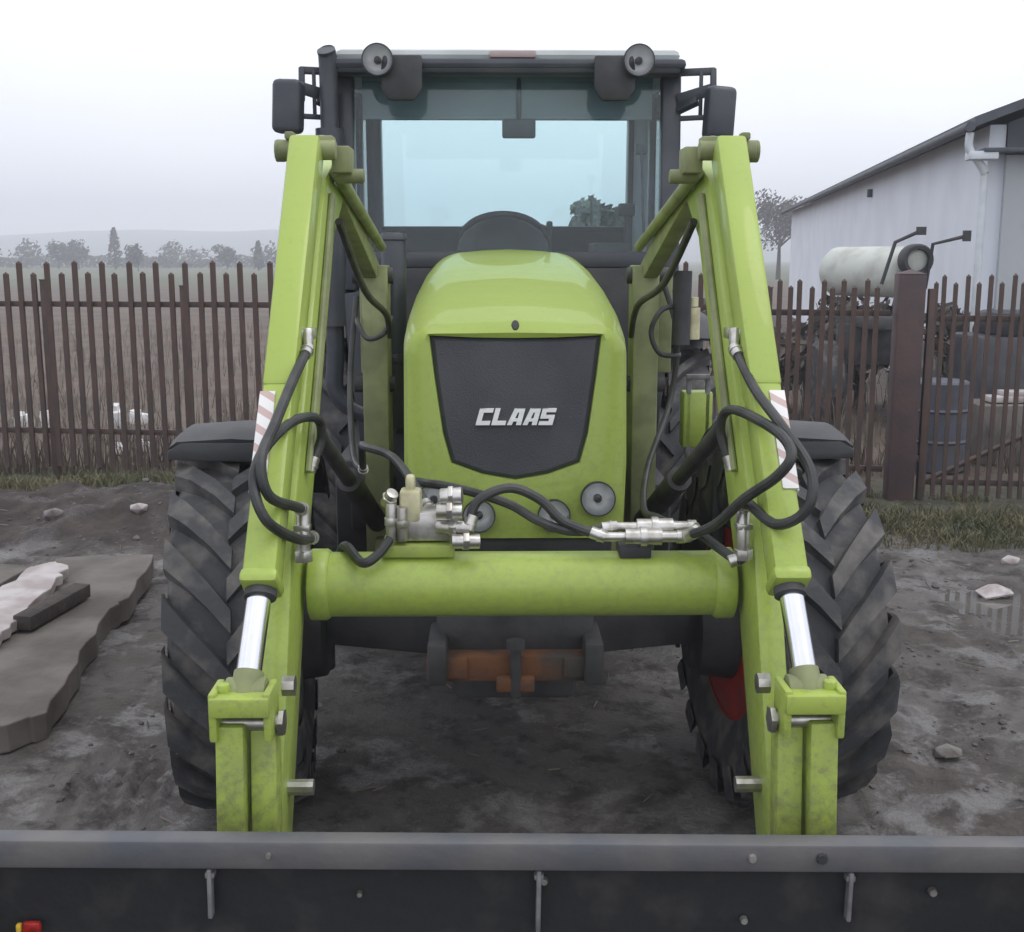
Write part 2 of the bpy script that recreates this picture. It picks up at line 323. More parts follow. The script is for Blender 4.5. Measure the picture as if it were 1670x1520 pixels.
def ground_mat():
    m = bpy.data.materials.new('yard_mud_and_field'); m.use_nodes = True; t = m.node_tree; b = t.nodes['Principled BSDF']
    g = N(t, 'ShaderNodeTexCoord'); sep = N(t, 'ShaderNodeSeparateXYZ'); L = t.links.new
    L(g.outputs['Object'], sep.inputs[0])
    def noise_n(scale, detail=8, rough=0.6):
        n = N(t, 'ShaderNodeTexNoise'); n.inputs['Scale'].default_value = scale; n.inputs['Detail'].default_value = detail; n.inputs['Roughness'].default_value = rough
        L(g.outputs['Object'], n.inputs['Vector']); return n.outputs[0]
    def rng(sock, a, b_, c=0.0, d=1.0):
        r = N(t, 'ShaderNodeMapRange'); r.interpolation_type = 'SMOOTHSTEP'
        for k, v in (('From Min', a), ('From Max', b_), ('To Min', c), ('To Max', d)): r.inputs[k].default_value = v
        L(sock, r.inputs[0]); return r.outputs[0]
    def mixc(f, a, c):
        n = N(t, 'ShaderNodeMix', data_type='RGBA')
        for s_, v in ((6, a), (7, c)):
            if isinstance(v, tuple): n.inputs[s_].default_value = (*v, 1)
            else: L(v, n.inputs[s_])
        L(f, n.inputs[0]); return n.outputs[2]
    def math_n(op, a, c):
        n = N(t, 'ShaderNodeMath', operation=op)
        for i, v in enumerate((a, c)):
            if isinstance(v, (int, float)): n.inputs[i].default_value = v
            else: L(v, n.inputs[i])
        return n.outputs[0]
    n1 = noise_n(0.9); n2 = noise_n(5.5, 10, 0.65); n3 = noise_n(34, 6); n4 = noise_n(150, 4)
    mud = mixc(rng(n1, 0.4, 0.62), (0.128, 0.121, 0.112), (0.080, 0.070, 0.060))
    mud = mixc(rng(n2, 0.46, 0.64), mud, (0.044, 0.039, 0.034))
    mud = mixc(math_n('MULTIPLY', rng(noise_n(1.9, 9, 0.7), 0.50, 0.62), 0.85), mud, (0.195, 0.190, 0.183))  # pale patches: lighter mud, with wet highlights put into the colour
    mud = mixc(math_n('MULTIPLY', rng(n3, 0.60, 0.72), 0.5), mud, (0.22, 0.215, 0.21))
    # dark topsoil belt by the fence at the left
    yy = math_n('ADD', sep.outputs[1], math_n('MULTIPLY', n1, 1.6))
    soil_y = math_n('MULTIPLY', rng(yy, 4.2, 4.7), rng(yy, 7.0, 6.3))
    soil_x = rng(math_n('ADD', sep.outputs[0], n2), -1.2, -1.9)
    soil = mixc(rng(n2, 0.42, 0.62), (0.036, 0.028, 0.025), (0.062, 0.049, 0.040))
    c = mixc(math_n('MULTIPLY', soil_y, soil_x), mud, soil)
    # verge of grass and moss at the foot of the fence
    yf = math_n('ADD', math_n('ADD', sep.outputs[1], math_n('MULTIPLY', sep.outputs[0], 0.13)), math_n('MULTIPLY', n2, 1.0))
    verge = math_n('MULTIPLY', rng(yf, 5.15, 5.9), rng(yf, 8.2, 7.2))
    c = mixc(verge, c, mixc(rng(n2, 0.40, 0.62), (0.045, 0.050, 0.026), (0.075, 0.066, 0.042)))
    # bare weedy land behind the fence
    fld = rng(yf, 6.9, 7.8)
    land = mixc(rng(noise_n(0.6, 9, 0.7), 0.38, 0.62), (0.092, 0.068, 0.053), (0.142, 0.110, 0.082))
    land = mixc(rng(n2, 0.55, 0.75), land, (0.055, 0.044, 0.037))
    c = mixc(fld, c, land)
    # green crop beyond
    far = math_n('ADD', sep.outputs[1], math_n('MULTIPLY', noise_n(0.02, 3), 60))
    c = mixc(rng(far, 100, 130), c, mixc(rng(noise_n(0.05, 4), 0.4, 0.6), (0.095, 0.115, 0.060), (0.125, 0.125, 0.075)))
    L(c, b.inputs['Base Color'])
    wet = rng(noise_n(1.9, 9, 0.7), 0.50, 0.62)
    near = rng(yf, 6.5, 5.5)
    ro = N(t, 'ShaderNodeMapRange'); ro.inputs['To Min'].default_value = 0.85; ro.inputs['To Max'].default_value = 0.24
    L(math_n('MULTIPLY', wet, near), ro.inputs[0]); L(ro.outputs[0], b.inputs['Roughness'])
    bp = N(t, 'ShaderNodeBump'); bp.inputs['Strength'].default_value = 0.8; bp.inputs['Distance'].default_value = 0.035
    L(math_n('ADD', math_n('ADD', n2, math_n('MULTIPLY', n3, 0.5)), math_n('MULTIPLY', n4, 0.14)), bp.inputs['Height']); L(bp.outputs[0], b.inputs['Normal'])
    return m
me.materials.append(ground_mat()); tag(ground, kind='structure')

pb = MB(); pts = []
for i in range(40):
    a = 2 * math.pi * i / 40; rr = 1 + 0.22 * noise.noise(Vector((math.cos(a) * 1.6, math.sin(a) * 1.6, 3)))
    pts.append((3.25 + 0.62 * rr * math.cos(a), 2.25 + 0.98 * rr * math.sin(a), -0.044))
pb.add(pts, [tuple(range(40))])
tag(pb.build('puddle', 'water', smooth=0), kind='structure')

hv = []; hf = []; nh = 160
for i in range(nh + 1):
    x = -1300 + 2600 * i / nh
    h = 30 + 16 * fbm(x * 0.0022, 1.3, 0, 3) - 0.016 * (x + 420)
    h = max(6, h)
    for k in range(7): hv.append((x, 760 + 75 * k, h * math.sin(math.pi * 0.5 * k / 6) ** 0.9 - 1.0 + 1.2 * fbm(x * 0.02, k, 5, 3) * (k > 0)))
for i in range(nh):
    for k in range(6): a = i * 7 + k; hf.append((a, a + 7, a + 8, a + 1))
me = bpy.data.meshes.new('hills'); me.from_pydata(hv, [], hf); me.polygons.foreach_set('use_smooth', [True] * len(hf)); me.materials.append(M['hill'])
hills = bpy.data.objects.new('hills', me); COL.objects.link(hills); tag(hills, kind='structure')

# ================================================================== TRACTOR
T = empty('tractor'); tag(T, 'lime green farm tractor with raised front loader arms facing the camera', 'tractor')

# ---- wheels
def tyre_mesh(name, Rr, W, rim, nl, lh, lw):
    mb = MB(); b = Rr - lh
    prof = [(-W * .36, rim - .015), (-W * .44, rim + .03), (-W * .50, (rim + b) / 2), (-W * .485, b - .07), (-W * .44, b - .02), (-W * .25, b + .002), (0, b + .008),
            (W * .25, b + .002), (W * .44, b - .02), (W * .485, b - .07), (W * .50, (rim + b) / 2), (W * .44, rim + .03), (W * .36, rim - .015)]
    mb.lathe(prof, 64)
    for s in (-1, 1):
        for k in range(nl):
            a0 = 2 * math.pi * (k + (0.5 if s > 0 else 0)) / nl
            sec = []
            for u, xo, top, bot, wd in ((0, -.03, Rr - .003, b - .01, .9), (.33, .30, Rr, b - .01, 1.0), (.68, .70, Rr - .004, b - .015, 1.15), (.93, .985, Rr - .022, b - .03, 1.35), (1.02, 1.03, Rr - .075, b - .10, 1.3)):
                x = s * xo * W / 2; a = a0 + u * 0.20 / Rr * (W / .44) * 1.35
                ha = lw * wd / 2 / Rr
                sec.append([Vector((x, -r_ * math.cos(a + e), r_ * math.sin(a + e))) for r_, e in ((bot, -ha * 1.25), (top, -ha), (top, ha), (bot, ha * 1.25))])
            vs = [p for q in sec for p in q]; n = len(sec)
            fs = [(i * 4 + j, i * 4 + (j + 1) % 4, i * 4 + 4 + (j + 1) % 4, i * 4 + 4 + j) for i in range(n - 1) for j in range(4)]
            fs += [(0, 1, 2, 3), tuple((n - 1) * 4 + j for j in (3, 2, 1, 0))]
            mb.add(vs, fs)
    return mb
def rim_mesh(W, rim, side):
    mb = MB(); s = side
    mb.lathe([(-W * .40, rim + .02), (-W * .41, rim - .01), (-W * .30, rim - .03), (-W * .2, rim - .06), (W * .2, rim - .06), (W * .30, rim - .03), (W * .41, rim - .01), (W * .40, rim + .02)], 40)
    mb.lathe([(s * W * .02, rim - .055), (s * W * .10, rim - .10), (s * W * .16, rim * .55), (s * W * .16, .02), (s * W * .13, .02), (s * W * .13, rim * .53), (s * W * .07, rim - .11), (s * W * -.01, rim - .055)], 32, close=True)
    for i in range(8):
        a = 2 * math.pi * i / 8; p = Vector((0, math.cos(a) * rim * .42, math.sin(a) * rim * .42))
        mb.cyl(p + Vector((s * W * .15, 0, 0)), p + Vector((s * W * .22, 0, 0)), .016, seg=6, mi=1)
    mb.cyl((s * W * .1, 0, 0), (s * W * .42, 0, 0), .10, .085, mi=1)
    return mb
STEER = R(6)
ft = None
for s in (-1, 1):
    wroot = empty('front_wheel', (s * 1.0, 0, 0.672), STEER, T)
    if ft is None: ft = tyre_mesh('tyre', 0.68, 0.44, 0.36, 20, .046, .084).build('tyre', 'rubber', wroot, smooth=30)
    else: copy_of(ft, wroot)
    rim_mesh(0.44, 0.36, s).build('rim', ['red', 'steel'], wroot)
rt_ = None
for s in (-1, 1):
    wroot = empty('rear_wheel', (s * 0.86, 2.42, 0.815), 0, T)
    if rt_ is None: rt_ = tyre_mesh('tyre', 0.82, 0.52, 0.49, 20, .05, .062).build('tyre', 'rubber', wroot, smooth=30)
    else: copy_of(rt_, wroot)
    rim_mesh(0.52, 0.49, s).build('rim', ['red', 'steel'], wroot)

# ---- front fenders
def fender(R0, W, a0, a1, cx, cz, cy, name, m, lip=0.07, drop=0.05, side=1):
    mb = MB(); n = 18; sec = []
    cross = [(-.5, -lip * .6), (-.5, -.02), (-.46, 0), (0, .012), (.42, 0), (.485, -.022), (.5, -lip)]
    outer = [(x * W * side, R0 + h) for x, h in cross]; inner = [(x * W * side * .985, R0 + h - .014) for x, h in cross[::-1]]
    loop = outer + inner; k = len(loop)
    for i in range(n + 1):
        a = R(a0 + (a1 - a0) * i / n); e = 0
        sec.append([Vector((cx + x, cy - (r_ - e) * math.cos(a), cz + (r_ - e) * math.sin(a))) for x, r_ in loop])
    vs = [p for q in sec for p in q]
    fs = [(i * k + j, i * k + (j + 1) % k, i * k + k + (j + 1) % k, i * k + k + j) for i in range(n) for j in range(k)]
    fs += [tuple(range(k)), tuple(n * k + j for j in range(k - 1, -1, -1))]
    mb.add(vs, fs); return mb.build(name, m, T, smooth=40)
for s in (-1, 1):
    f = fender(0.765, 0.45, 74, 150, s * 1.0, 0.672, 0, 'front_fender', 'plastic', side=s)
    b = MB(); b.bar((s * 0.78, .05, 0.75), (s * 0.80, .05, 1.44), .05, .06); b.bar((s * .8, .05, 1.425), (s * 1.15, .05, 1.425), .05, .02); b.build('fender_bracket', 'plastic', f, bevel=.004)
    b = MB(); b.prism([(-.22, .0), (.17, .0), (.222, -.03), (.222, -.062), (-.22, -.075)], lambda x, z: Vector((s * 1.0 + s * x, -.215, 1.405 + z)), lambda x, z: Vector((s * 1.0 + s * x, -.200, 1.405 + z))); b.build('mud_flap', 'plastic', f, bevel=.006)
for s in (-1, 1): fender(0.93, 0.52, 60, 165, s * 0.90, 0.815, 2.42, 'rear_fender', 'plastic', side=s, lip=.1)

# ---- chassis
b = MB()
b.bar((0, -.1, .66), (-.74, 0, .67), .16, .17, wx1=.11, wd1=.13); b.bar((0, -.1, .66), (.74, 0, .67), .16, .17, wx1=.11, wd1=.13)
b.lathe([(-.2, .02), (-.19, .1), (-.1, .155), (.08, .155), (.17, .1), (.18, .02)], 24, 'X', (0.05, -.02, .64))
ax = b.build('front_axle', 'steel', T, bevel=.012)
for s in (-1, 1):
    h = MB(); h.cyl((s * .70, 0, .672), (s * .93, 0.0, .672), .20, .235, 24); h.cyl((s * .74, 0, .49), (s * .74, 0, .86), .06, seg=16); h.box((s * .70, .12, .66), (.10, .2, .12))
    h.build('wheel_hub', 'steel', ax, bevel=.008)
b = MB(); b.cyl((-.68, .2, .63), (.68, .2, .63), .022, seg=12); b.cyl((-.3, .2, .63), (.3, .2, .63), .045, seg=14); b.build('steering_cylinder', 'steel', ax)
b = MB(); b.box((0, .8, .82), (.42, 2.7, .50)); b.box((0, -.35, .97), (.46, .7, .32)); b.box((0, .4, 1.15), (.56, 1.7, .35)); b.box((0, 2.2, .85), (.9, .5, .4))
b.build('chassis', 'steel', T, bevel=.03)
b = MB(); b.box((0, -.66, .90), (.50, .16, .20)); b.box((-.245, -.72, .80), (.06, .24, .14)); b.box((.245, -.72, .80), (.06, .24, .14))
b.build('front_support', 'steel', T, bevel=.012)
b = MB(); b.box((0, -.755, .775), (.56, .10, .085)); b.box((0, -.80, .73), (.12, .06, .05)); b.box((-.2, -.79, .78), (.10, .05, .07)); b.box((.2, -.79, .78), (.10, .05, .07))
wb = b.build('weight_bracket', 'rust', T, bevel=.008)
b = MB(); b.box((0, 1.2, .50), (.62, 2.4, .03)); b.box((0, 2.42, .62), (1.1, .35, .3)); b.build('light_block_plate', 'steel', T, bevel=.01)  # added plates, out of view, keeping light off the ground underneath
b = MB(); b.cyl((0, -.82, .69), (0, -.82, .86), .018, seg=12); b.cyl((0, -.82, .85), (0, -.82, .875), .03, seg=12); b.build('hitch_pin', 'steel', wb)
b = MB(); b.box((-.60, 1.15, .86), (.34, .75, .62)); b.box((-.60, .765, .98), (.2, .04, .26)); b.build('fuel_tank', 'plastic', T, bevel=.05)
b = MB(); b.box((.58, 1.2, .80), (.32, .7, .5)); b.build('battery_box', 'plastic', T, bevel=.04)
b = MB(); b.box((.80, .64, 1.37), (.125, .10, .24)); tb = b.build('tool_box', 'green', T, bevel=.01)
b = MB(); b.box((.795, .585, 1.555), (.10, .02, .022)); b.bar((.76, .6, 1.56), (.76, .6, .8), .02, .02); b.bar((.84, .6, 1.56), (.84, .6, .8), .02, .02)
for z in (.85, 1.05): b.box((.80, .6, z), (.16, .14, .02))
b.build('step_rail', 'rib', tb, bevel=.003)

# ---- hood
def arch(w_, zt, zb, r, n=10):
    """right half from the bottom up, then mirrored: closed outline (x, z)"""
    pts = [(w_ * .97, zb), (w_, zb + (zt - zb) * .35), (w_ * .995, zt - r)]
    for i in range(1, n + 1):
        a = math.pi / 2 * i / n; pts.append((w_ * .995 - r * 1.25 + r * 1.25 * math.cos(a), zt - r + r * math.sin(a)))
    pts.append((w_ * .25, zt + .008)); 
    left = [(-x, z) for x, z in pts[::-1]]
    return pts + [(0, zt + .011)] + left
HS = [(1.00, .355, 2.075, 1.25, .13), (.55, .36, 2.045, 1.25, .13), (.05, .36, 1.995, 1.24, .125), (-.40, .355, 1.935, 1.22, .115), (-.60, .35, 1.885, 1.20, .105), (-.675, .342, 1.850, 1.195, .09)]
mb = MB(); secs = []
lean = lambda z: -.05 - .10 * (1.84 - z)
for i, (y, w_, zt, zb, r) in enumerate(HS):
    f_ = max(0.0, (i - 3) / 2.0)
    secs.append([Vector((x, y + lean(z) * f_, z)) for x, z in arch(w_, zt, zb, r)])
k = len(secs[0])
mb.add([p for q in secs for p in q], [(i * k + j, i * k + (j + 1) % k, i * k + k + (j + 1) % k, i * k + k + j) for i in range(len(secs) - 1) for j in range(k)])
# front face ring round the grille opening
front = arch(.330, 1.832, 1.20, .075)
GR = [(-.262, 1.818), (-.13, 1.812), (0, 1.810), (.13, 1.812), (.262, 1.818), (.248, 1.70), (.222, 1.52), (.197, 1.43), (.10, 1.395), (0, 1.378), (-.10, 1.395), (-.197, 1.43), (-.222, 1.52), (-.248, 1.70)]
def ray_poly(poly, a, c=(0, 1.6)):
    dx, dz = math.cos(a), math.sin(a); best = 0
    for i in range(len(poly)):
        (x1, z1), (x2, z2) = poly[i], poly[(i + 1) % len(poly)]
        x1 -= c[0]; x2 -= c[0]; z1 -= c[1]; z2 -= c[1]
        den = dx * (z2 - z1) - dz * (x2 - x1)
        if abs(den) < 1e-9: continue
        t = (x1 * (z2 - z1) - z1 * (x2 - x1)) / den; u = (x1 * dz - z1 * dx) / den
        if t > 0 and -1e-6 <= u <= 1 + 1e-6: best = max(best, t)
    return (c[0] + dx * best, c[1] + dz * best)
angs = sorted(set([round(2 * math.pi * i / 120, 5) for i in range(120)] + [round(math.atan2(z - 1.6, x) % (2 * math.pi), 5) for x, z in GR + front]))
YF = lambda z: -.735 - .10 * (1.84 - z) - .012
fo = [ray_poly(front, a) for a in angs]; gi = [ray_poly(GR, a) for a in angs]; n = len(angs)
outer_s = arch(.342, 1.850, 1.195, .09); oo = [ray_poly(outer_s, a) for a in angs]
v0 = [Vector((x, -.675 + lean(z), z)) for x, z in oo]; v1 = [Vector((x, YF(z), z)) for x, z in fo]
g1 = [((x) * 1.0, z) for x, z in gi]
mid = [Vector(((a.x + g[0]) / 2, YF((a.z + g[1]) / 2) - .012, (a.z + g[1]) / 2)) for a, g in zip(v1, g1)]
v2 = [Vector((x, YF(z) - .006, z)) for x, z in g1]; v3 = [Vector((x * .985, YF(z) + .028, 1.6 + (z - 1.6) * .985)) for x, z in g1]
mb.add(v0 + v1 + mid + v2 + v3, [(i + n * q, (i + 1) % n + n * q, (i + 1) % n + n * (q + 1), i + n * (q + 1)) for q in range(4) for i in range(n)])
hood = mb.build('hood', 'green', T, smooth=42)
g = MB(); gz = [Vector((x * .992, YF(z) + .010, 1.6 + (z - 1.6) * .992)) for x, z in g1]
cen = Vector((0, YF(1.6) - .001, 1.6)); gm = [Vector((p.x * .94, YF(1.6 + (p.z - 1.6) * .94) - .001, 1.6 + (p.z - 1.6) * .94)) for p in gz]
g.add([cen] + gm + gz, [(0, 1 + i, 1 + (i + 1) % n) for i in range(n)] + [(1 + i, 1 + n + i, 1 + n + (i + 1) % n, 1 + (i + 1) % n) for i in range(n)])
grille = g.build('grille', 'grille', hood, smooth=8)
# white raised letters on the grille, one mesh per letter
def stroke_letter(ch, x0):
    H, Wd, s = .050, .0425, .0150
    q = {'C': [(0, 0, s, H), (0, 0, Wd, s * .8), (0, H - s * .8, Wd, H)],
         'L': [(0, 0, s, H), (0, 0, Wd, s * .8)],
         'A': [(0, 0, s * .85, H), (Wd - s * .85, 0, Wd, H), (0, H - s * .8, Wd, H), (0, H * .28, Wd, H * .28 + s * .62)],
         'S': [(0, H - s * .75, Wd, H), (0, 0, Wd, s * .75), (0, H * .5 - s * .36, Wd, H * .5 + s * .36), (0, H * .5, s, H), (Wd - s, 0, Wd, H * .5)]}[ch]
    q = [((a, b0), (c, b0), (c, d), (a, d)) for a, b0, c, d in q]
    if ch == 'A':
        q = [((0, 0), (s * .95, 0), (Wd * .62, H), (Wd * .25, H)), ((Wd - s, 0), (Wd, 0), (Wd, H), (Wd - s, H)), ((Wd * .30, H - s * .8), (Wd, H - s * .8), (Wd, H), (Wd * .30, H)), ((Wd * .2, H * .22), (Wd, H * .22), (Wd, H * .40), (Wd * .2, H * .40))]
    m_ = MB()
    for j, q4 in enumerate(q):
        yo = -.0295 - .0004 * j
        P = lambda u, v, dy: Vector((x0 + u + v * .28, YF(1.55 + v) + yo + .016 + dy, 1.548 + v))
        m_.add([P(u, v, 0) for u, v in q4] + [P(u, v, .012) for u, v in q4], [(0, 1, 2, 3), (4, 7, 6, 5), (0, 4, 5, 1), (1, 5, 6, 2), (2, 6, 7, 3), (3, 7, 4, 0)])
    return m_
for i, ch in enumerate('CLAAS'): stroke_letter(ch, -.122 + i * .0478).build('letter', 'white', hood, smooth=0)
e = MB(); e.lathe([(-.004, .001), (-.004, .010), (0, .012), (.004, .012)], 20, 'Y', (0, 0, 0))
for v in e.v: v.z *= 1.7
emb = e.build('emblem', 'steel', hood, loc=(0, -.742, 1.847)); emb.rotation_euler = (R(-40), 0, 0)
def lamp(name, parent, loc, r, rotx=0, rotz=0, deep=.07, dd=1.0):
    m_ = MB()
    m_.lathe([(0, r * 1.02), (-.010, r * 1.05), (-.010, r * 1.10), (.004, r * 1.13), (deep * .5, r * 1.10), (deep, r * .6), (deep, .001)], 28, 'Y', mi=0, cap=False)
    m_.lathe([(-.006, r * 1.03), (.014 * dd, r * .92), (.036 * dd, r * .66), (.048 * dd, r * .3), (.050 * dd, .001)], 28, 'Y', mi=1, cap=False)
    m_.lathe([(.000, .001), (.002, r * .24), (.046 * dd, r * .28)], 16, 'Y', mi=3, cap=False)
    m_.lathe([(-.016, .001), (-.014, r * .6), (-.008, r * 1.02)], 28, 'Y', mi=2, cap=False)
    o = m_.build(name, ['plastic', 'reflector', 'lens', 'steel'], parent, loc=loc, smooth=30); o.rotation_euler = (rotx, 0, rotz); return o
for x, z, r in ((-.250, 1.325, .046), (-.112, 1.277, .045), (.116, 1.277, .045), (.250, 1.328, .048)):
    lamp('headlight', hood, (x, YF(z) - .042, z), r, R(-5), deep=.05, dd=.55)
b = MB(); b.box((0, -.70, 1.165), (.60, .16, .055)); b.build('hood_lower_lip', 'plastic', T, bevel=.012)
b = MB(); b.cyl((-.475, .55, 1.35), (-.475, .55, 2.12), .052, seg=20); b.cyl((-.475, .55, 2.12), (-.475, .55, 2.15), .06, .05, seg=20); b.cyl((-.475, .55, 1.62), (-.475, .55, 1.66), .058, seg=20); b.build('air_intake', 'frame', T, bevel=.004)
b = MB(); b.tube([(-.50, .95, 1.3), (-.76, .95, 1.42), (-.775, .95, 1.7), (-.775, .95, 2.5), (-.775, .95, 2.86), (-.78, .93, 2.925)], .040, 16); b.cyl((-.775, .95, 1.75), (-.775, .95, 2.6), .062, seg=20); b.build('exhaust_pipe', 'frame', T, smooth=40)

# ---- cab
cab = empty('cab', (0, 1.7, 1.0), 0, T); CI = Matrix.Translation((0, -1.7, -1.0))
def cabpart(mb, name, m, bevel=0.0, smooth=35):
    for v in mb.v: v.y -= 1.7; v.z -= 1.0
    return mb.build(name, m, cab, bevel=bevel, smooth=smooth)
for s in (-1, 1):
    b = MB(); b.bar((s * .715, .96, 1.90), (s * .725, 1.10, 2.85), .085, .09); b.bar((s * .70, .96, 1.90), (s * .62, .98, 1.1), .085, .09); cabpart(b, 'front_post', 'frame', .012)
    b = MB(); b.bar((s * .74, 1.72, 1.2), (s * .74, 1.72, 2.85), .05, .06); cabpart(b, 'middle_post', 'frame', .01)
    b = MB(); b.bar((s * .72, 2.50, 1.3), (s * .72, 2.46, 2.85), .06, .10 if s < 0 else .12); cabpart(b, 'rear_post', 'frame', .01)
b = MB(); b.box((0, 1.135, 2.755), (1.30, .006, .165)); b.cyl((-.65, 1.135, 2.84), (.65, 1.135, 2.84), .02, seg=12); b.box((0, 1.135, 2.668), (1.30, .012, .014)); cabpart(b, 'sun_blind', 'blind', .001)
b = MB(); b.box((.735, 2.12, 2.25), (.03, .62, 1.2)); cabpart(b, 'side_trim', 'trim', .01)
b = MB(); b.box((0, 2.48, 1.78), (1.40, .06, .84)); b.box((0, 1.0, 1.52), (1.24, .06, .98)); b.box((0, 1.7, 1.12), (1.2, 1.5, .10))
for s in (-1, 1): b.box((s * .70, 2.1, 1.55), (.06, .75, .9))
cabpart(b, 'cab_body', 'plastic', .02)
for c_, d_ in (((0, 1.02, 2.04), (1.36, .10, .07)), ((0, 2.48, 2.205), (1.40, .05, .04)), ((0, 2.48, 2.83), (1.40, .07, .04))):
    b = MB(); b.box(c_, d_); cabpart(b, 'window_rail', 'frame', .01)
b = MB(); b.box((0, 1.79, 2.858), (1.48, 1.56, .018)); cabpart(b, 'headliner', 'headliner')
b = MB(); b.box((0, 1.78, 2.872), (1.54, 1.70, .045)); b.box((0, 1.0, 2.855), (1.50, .12, .05)); cabpart(b, 'roof_rim', 'frame', .02)
b = MB(); b.box((0, 1.80, 2.915), (1.50, 1.64, .05)); roofp = cabpart(b, 'roof', 'roof', .03)
b = MB(); b.box((0.02, .972, 2.915), (.20, .03, .03)); b2 = MB(); b2.v = b.v; b2.f = b.f; b2.m = b.m
for v in b2.v: v.y -= 1.7; v.z -= 1.0
b2.build('marker_strip', 'roof_tint', roofp, bevel=.006)
def pane(name, pts):
    b = MB(); n_ = (Vector(pts[1]) - Vector(pts[0])).cross(Vector(pts[2]) - Vector(pts[0])).normalized() * .003
    b.add([Vector(p) + n_ for p in pts] + [Vector(p) - n_ for p in pts], [(0, 1, 2, 3), (7, 6, 5, 4), (0, 4, 5, 1), (1, 5, 6, 2), (2, 6, 7, 3), (3, 7, 4, 0)])
    return cabpart(b, name, 'glass', smooth=0)
pane('windshield', [(-.675, .985, 2.07), (.675, .985, 2.07), (.685, 1.085, 2.835), (-.685, 1.085, 2.835)])
pane('rear_window', [(-.69, 2.48, 2.225), (.69, 2.48, 2.225), (.69, 2.47, 2.81), (-.69, 2.47, 2.81)])
for s in (-1, 1):
    pane('door_window', [(s * .735, 1.02, 1.35), (s * .735, 1.69, 1.35), (s * .735, 1.69, 2.82), (s * .735, 1.10, 2.82)])
pane('side_window', [(-.735, 1.76, 2.0), (-.735, 2.44, 2.0), (-.735, 2.44, 2.82), (-.735, 1.76, 2.82)])
b = MB(); prof = []
b.lathe([(0, .215), (.04, .21), (.09, .18), (.13, .12), (.155, .05), (.16, .001)], 28, 'Z', (-.02, 1.28, 2.08)); b.cyl((-.02, 1.28, 1.2), (-.02, 1.28, 2.08), .12, .19)
cabpart(b, 'dashboard', 'plastic')
b = MB(); c0 = Vector((-.02, 1.46, 2.14)); nrm = Vector((0, .55, .83)).normalized(); u_ = Vector((1, 0, 0)); v_ = nrm.cross(u_)
ring = [c0 + (u_ * math.cos(2 * math.pi * i / 36) + v_ * math.sin(2 * math.pi * i / 36)) * .20 for i in range(37)]
b.tube(ring, .016, 8, smooth=0); b.cyl(c0, c0 - nrm * .25, .03)
for a in (0.5, 2.6, 4.7): b.bar(c0, c0 + (u_ * math.cos(a) + v_ * math.sin(a)) * .2, .03, .012)
cabpart(b, 'steering_wheel', 'plastic', smooth=50)
b = MB(); b.box((0, 1.95, 1.62), (.5, .5, .12)); b.box((0, 2.2, 1.94), (.48, .12, .58)); b.box((.33, 1.9, 1.85), (.12, .45, .08)); b.cyl((0, 1.95, 1.15), (0, 1.95, 1.58), .14); cabpart(b, 'seat', 'plastic', .04)
b = MB(); b.box((.50, 1.55, 2.02), (.16, .5, .2)); b.bar((.56, 1.35, 2.05), (.56, 1.30, 2.25), .02, .02); b.box((.56, 1.29, 2.27), (.08, .03, .06)); b.cyl((.2, 1.35, 2.0), (.2, 1.33, 2.19), .012); b.box((.2, 1.33, 2.2), (.03, .03, .04)); cabpart(b, 'control_console', 'plastic', .012)
b = MB(); b.box((.05, 1.12, 2.62), (.15, .025, .085)); b.bar((.05, 1.12, 2.66), (.05, 1.12, 2.84), .02, .02); cabpart(b, 'interior_mirror', 'frame', .012)
b = MB(); b.bar((.60, 1.10, 2.52), (.615, 1.05, 2.10), .012, .012); b.box((.60, 1.11, 2.53), (.05, .03, .045)); cabpart(b, 'grab_handle', 'frame', .004)
for s in (-1, 1):
    lamp('work_light', cab, (s * .553, .845 - 1.7, 2.872 - 1.0), .060, R(4), R(-4 * s))
    b = MB(); x = s * .45
    poly = [(-.085, .10), (.085, .10), (.095, .04), (.095, -.04), (.065, -.09), (-.05, -.09), (-.085, -.04)]
    b.prism([(px_ * s, pz) for px_, pz in poly], lambda px_, pz: Vector((x + px_, .88, 2.80 + pz)), lambda px_, pz: Vector((x + px_ * .8, 1.0, 2.80 + pz * .85)))
    b.bar((x, .96, 2.84), (x + s * .1, .98, 2.86), .05, .04); cabpart(b, 'turned_work_light', 'plastic', .012)
for s in (-1, 1):
    b = MB()
    mxx = -.948 if s < 0 else .915; mz = 2.69 if s < 0 else 2.665
    b.box((mxx, .93, mz), (.128, .09, .225), Matrix.Rotation(R(12 * s), 3, 'Z') @ Matrix.Rotation(R(3), 3, 'Y'))
    mir = b.build('mirror', 'frame', T, bevel=.026, seg=3)
    b = MB(); b.bar((s * .74, 1.04, 2.85), (s * .905, .99, 2.85), .03, .03); b.bar((s * .895, .99, 2.86), (s * .895, .97, 2.72), .025, .03)
    b.bar((s * .75, 1.04, 2.735), (s * .90, .98, 2.775), .03, .05); b.bar((s * .75, 1.04, 2.655), (s * .89, .97, 2.655), .02, .022); b.bar((s * .845, 1.0, 2.85), (s * .845, 1.0, 2.66), .016, .018); b.bar((s * .75, 1.04, 2.70), (s * .83, 1.0, 2.735), .03, .06)
    b.build('mirror_arm', 'frame', mir, bevel=.004)

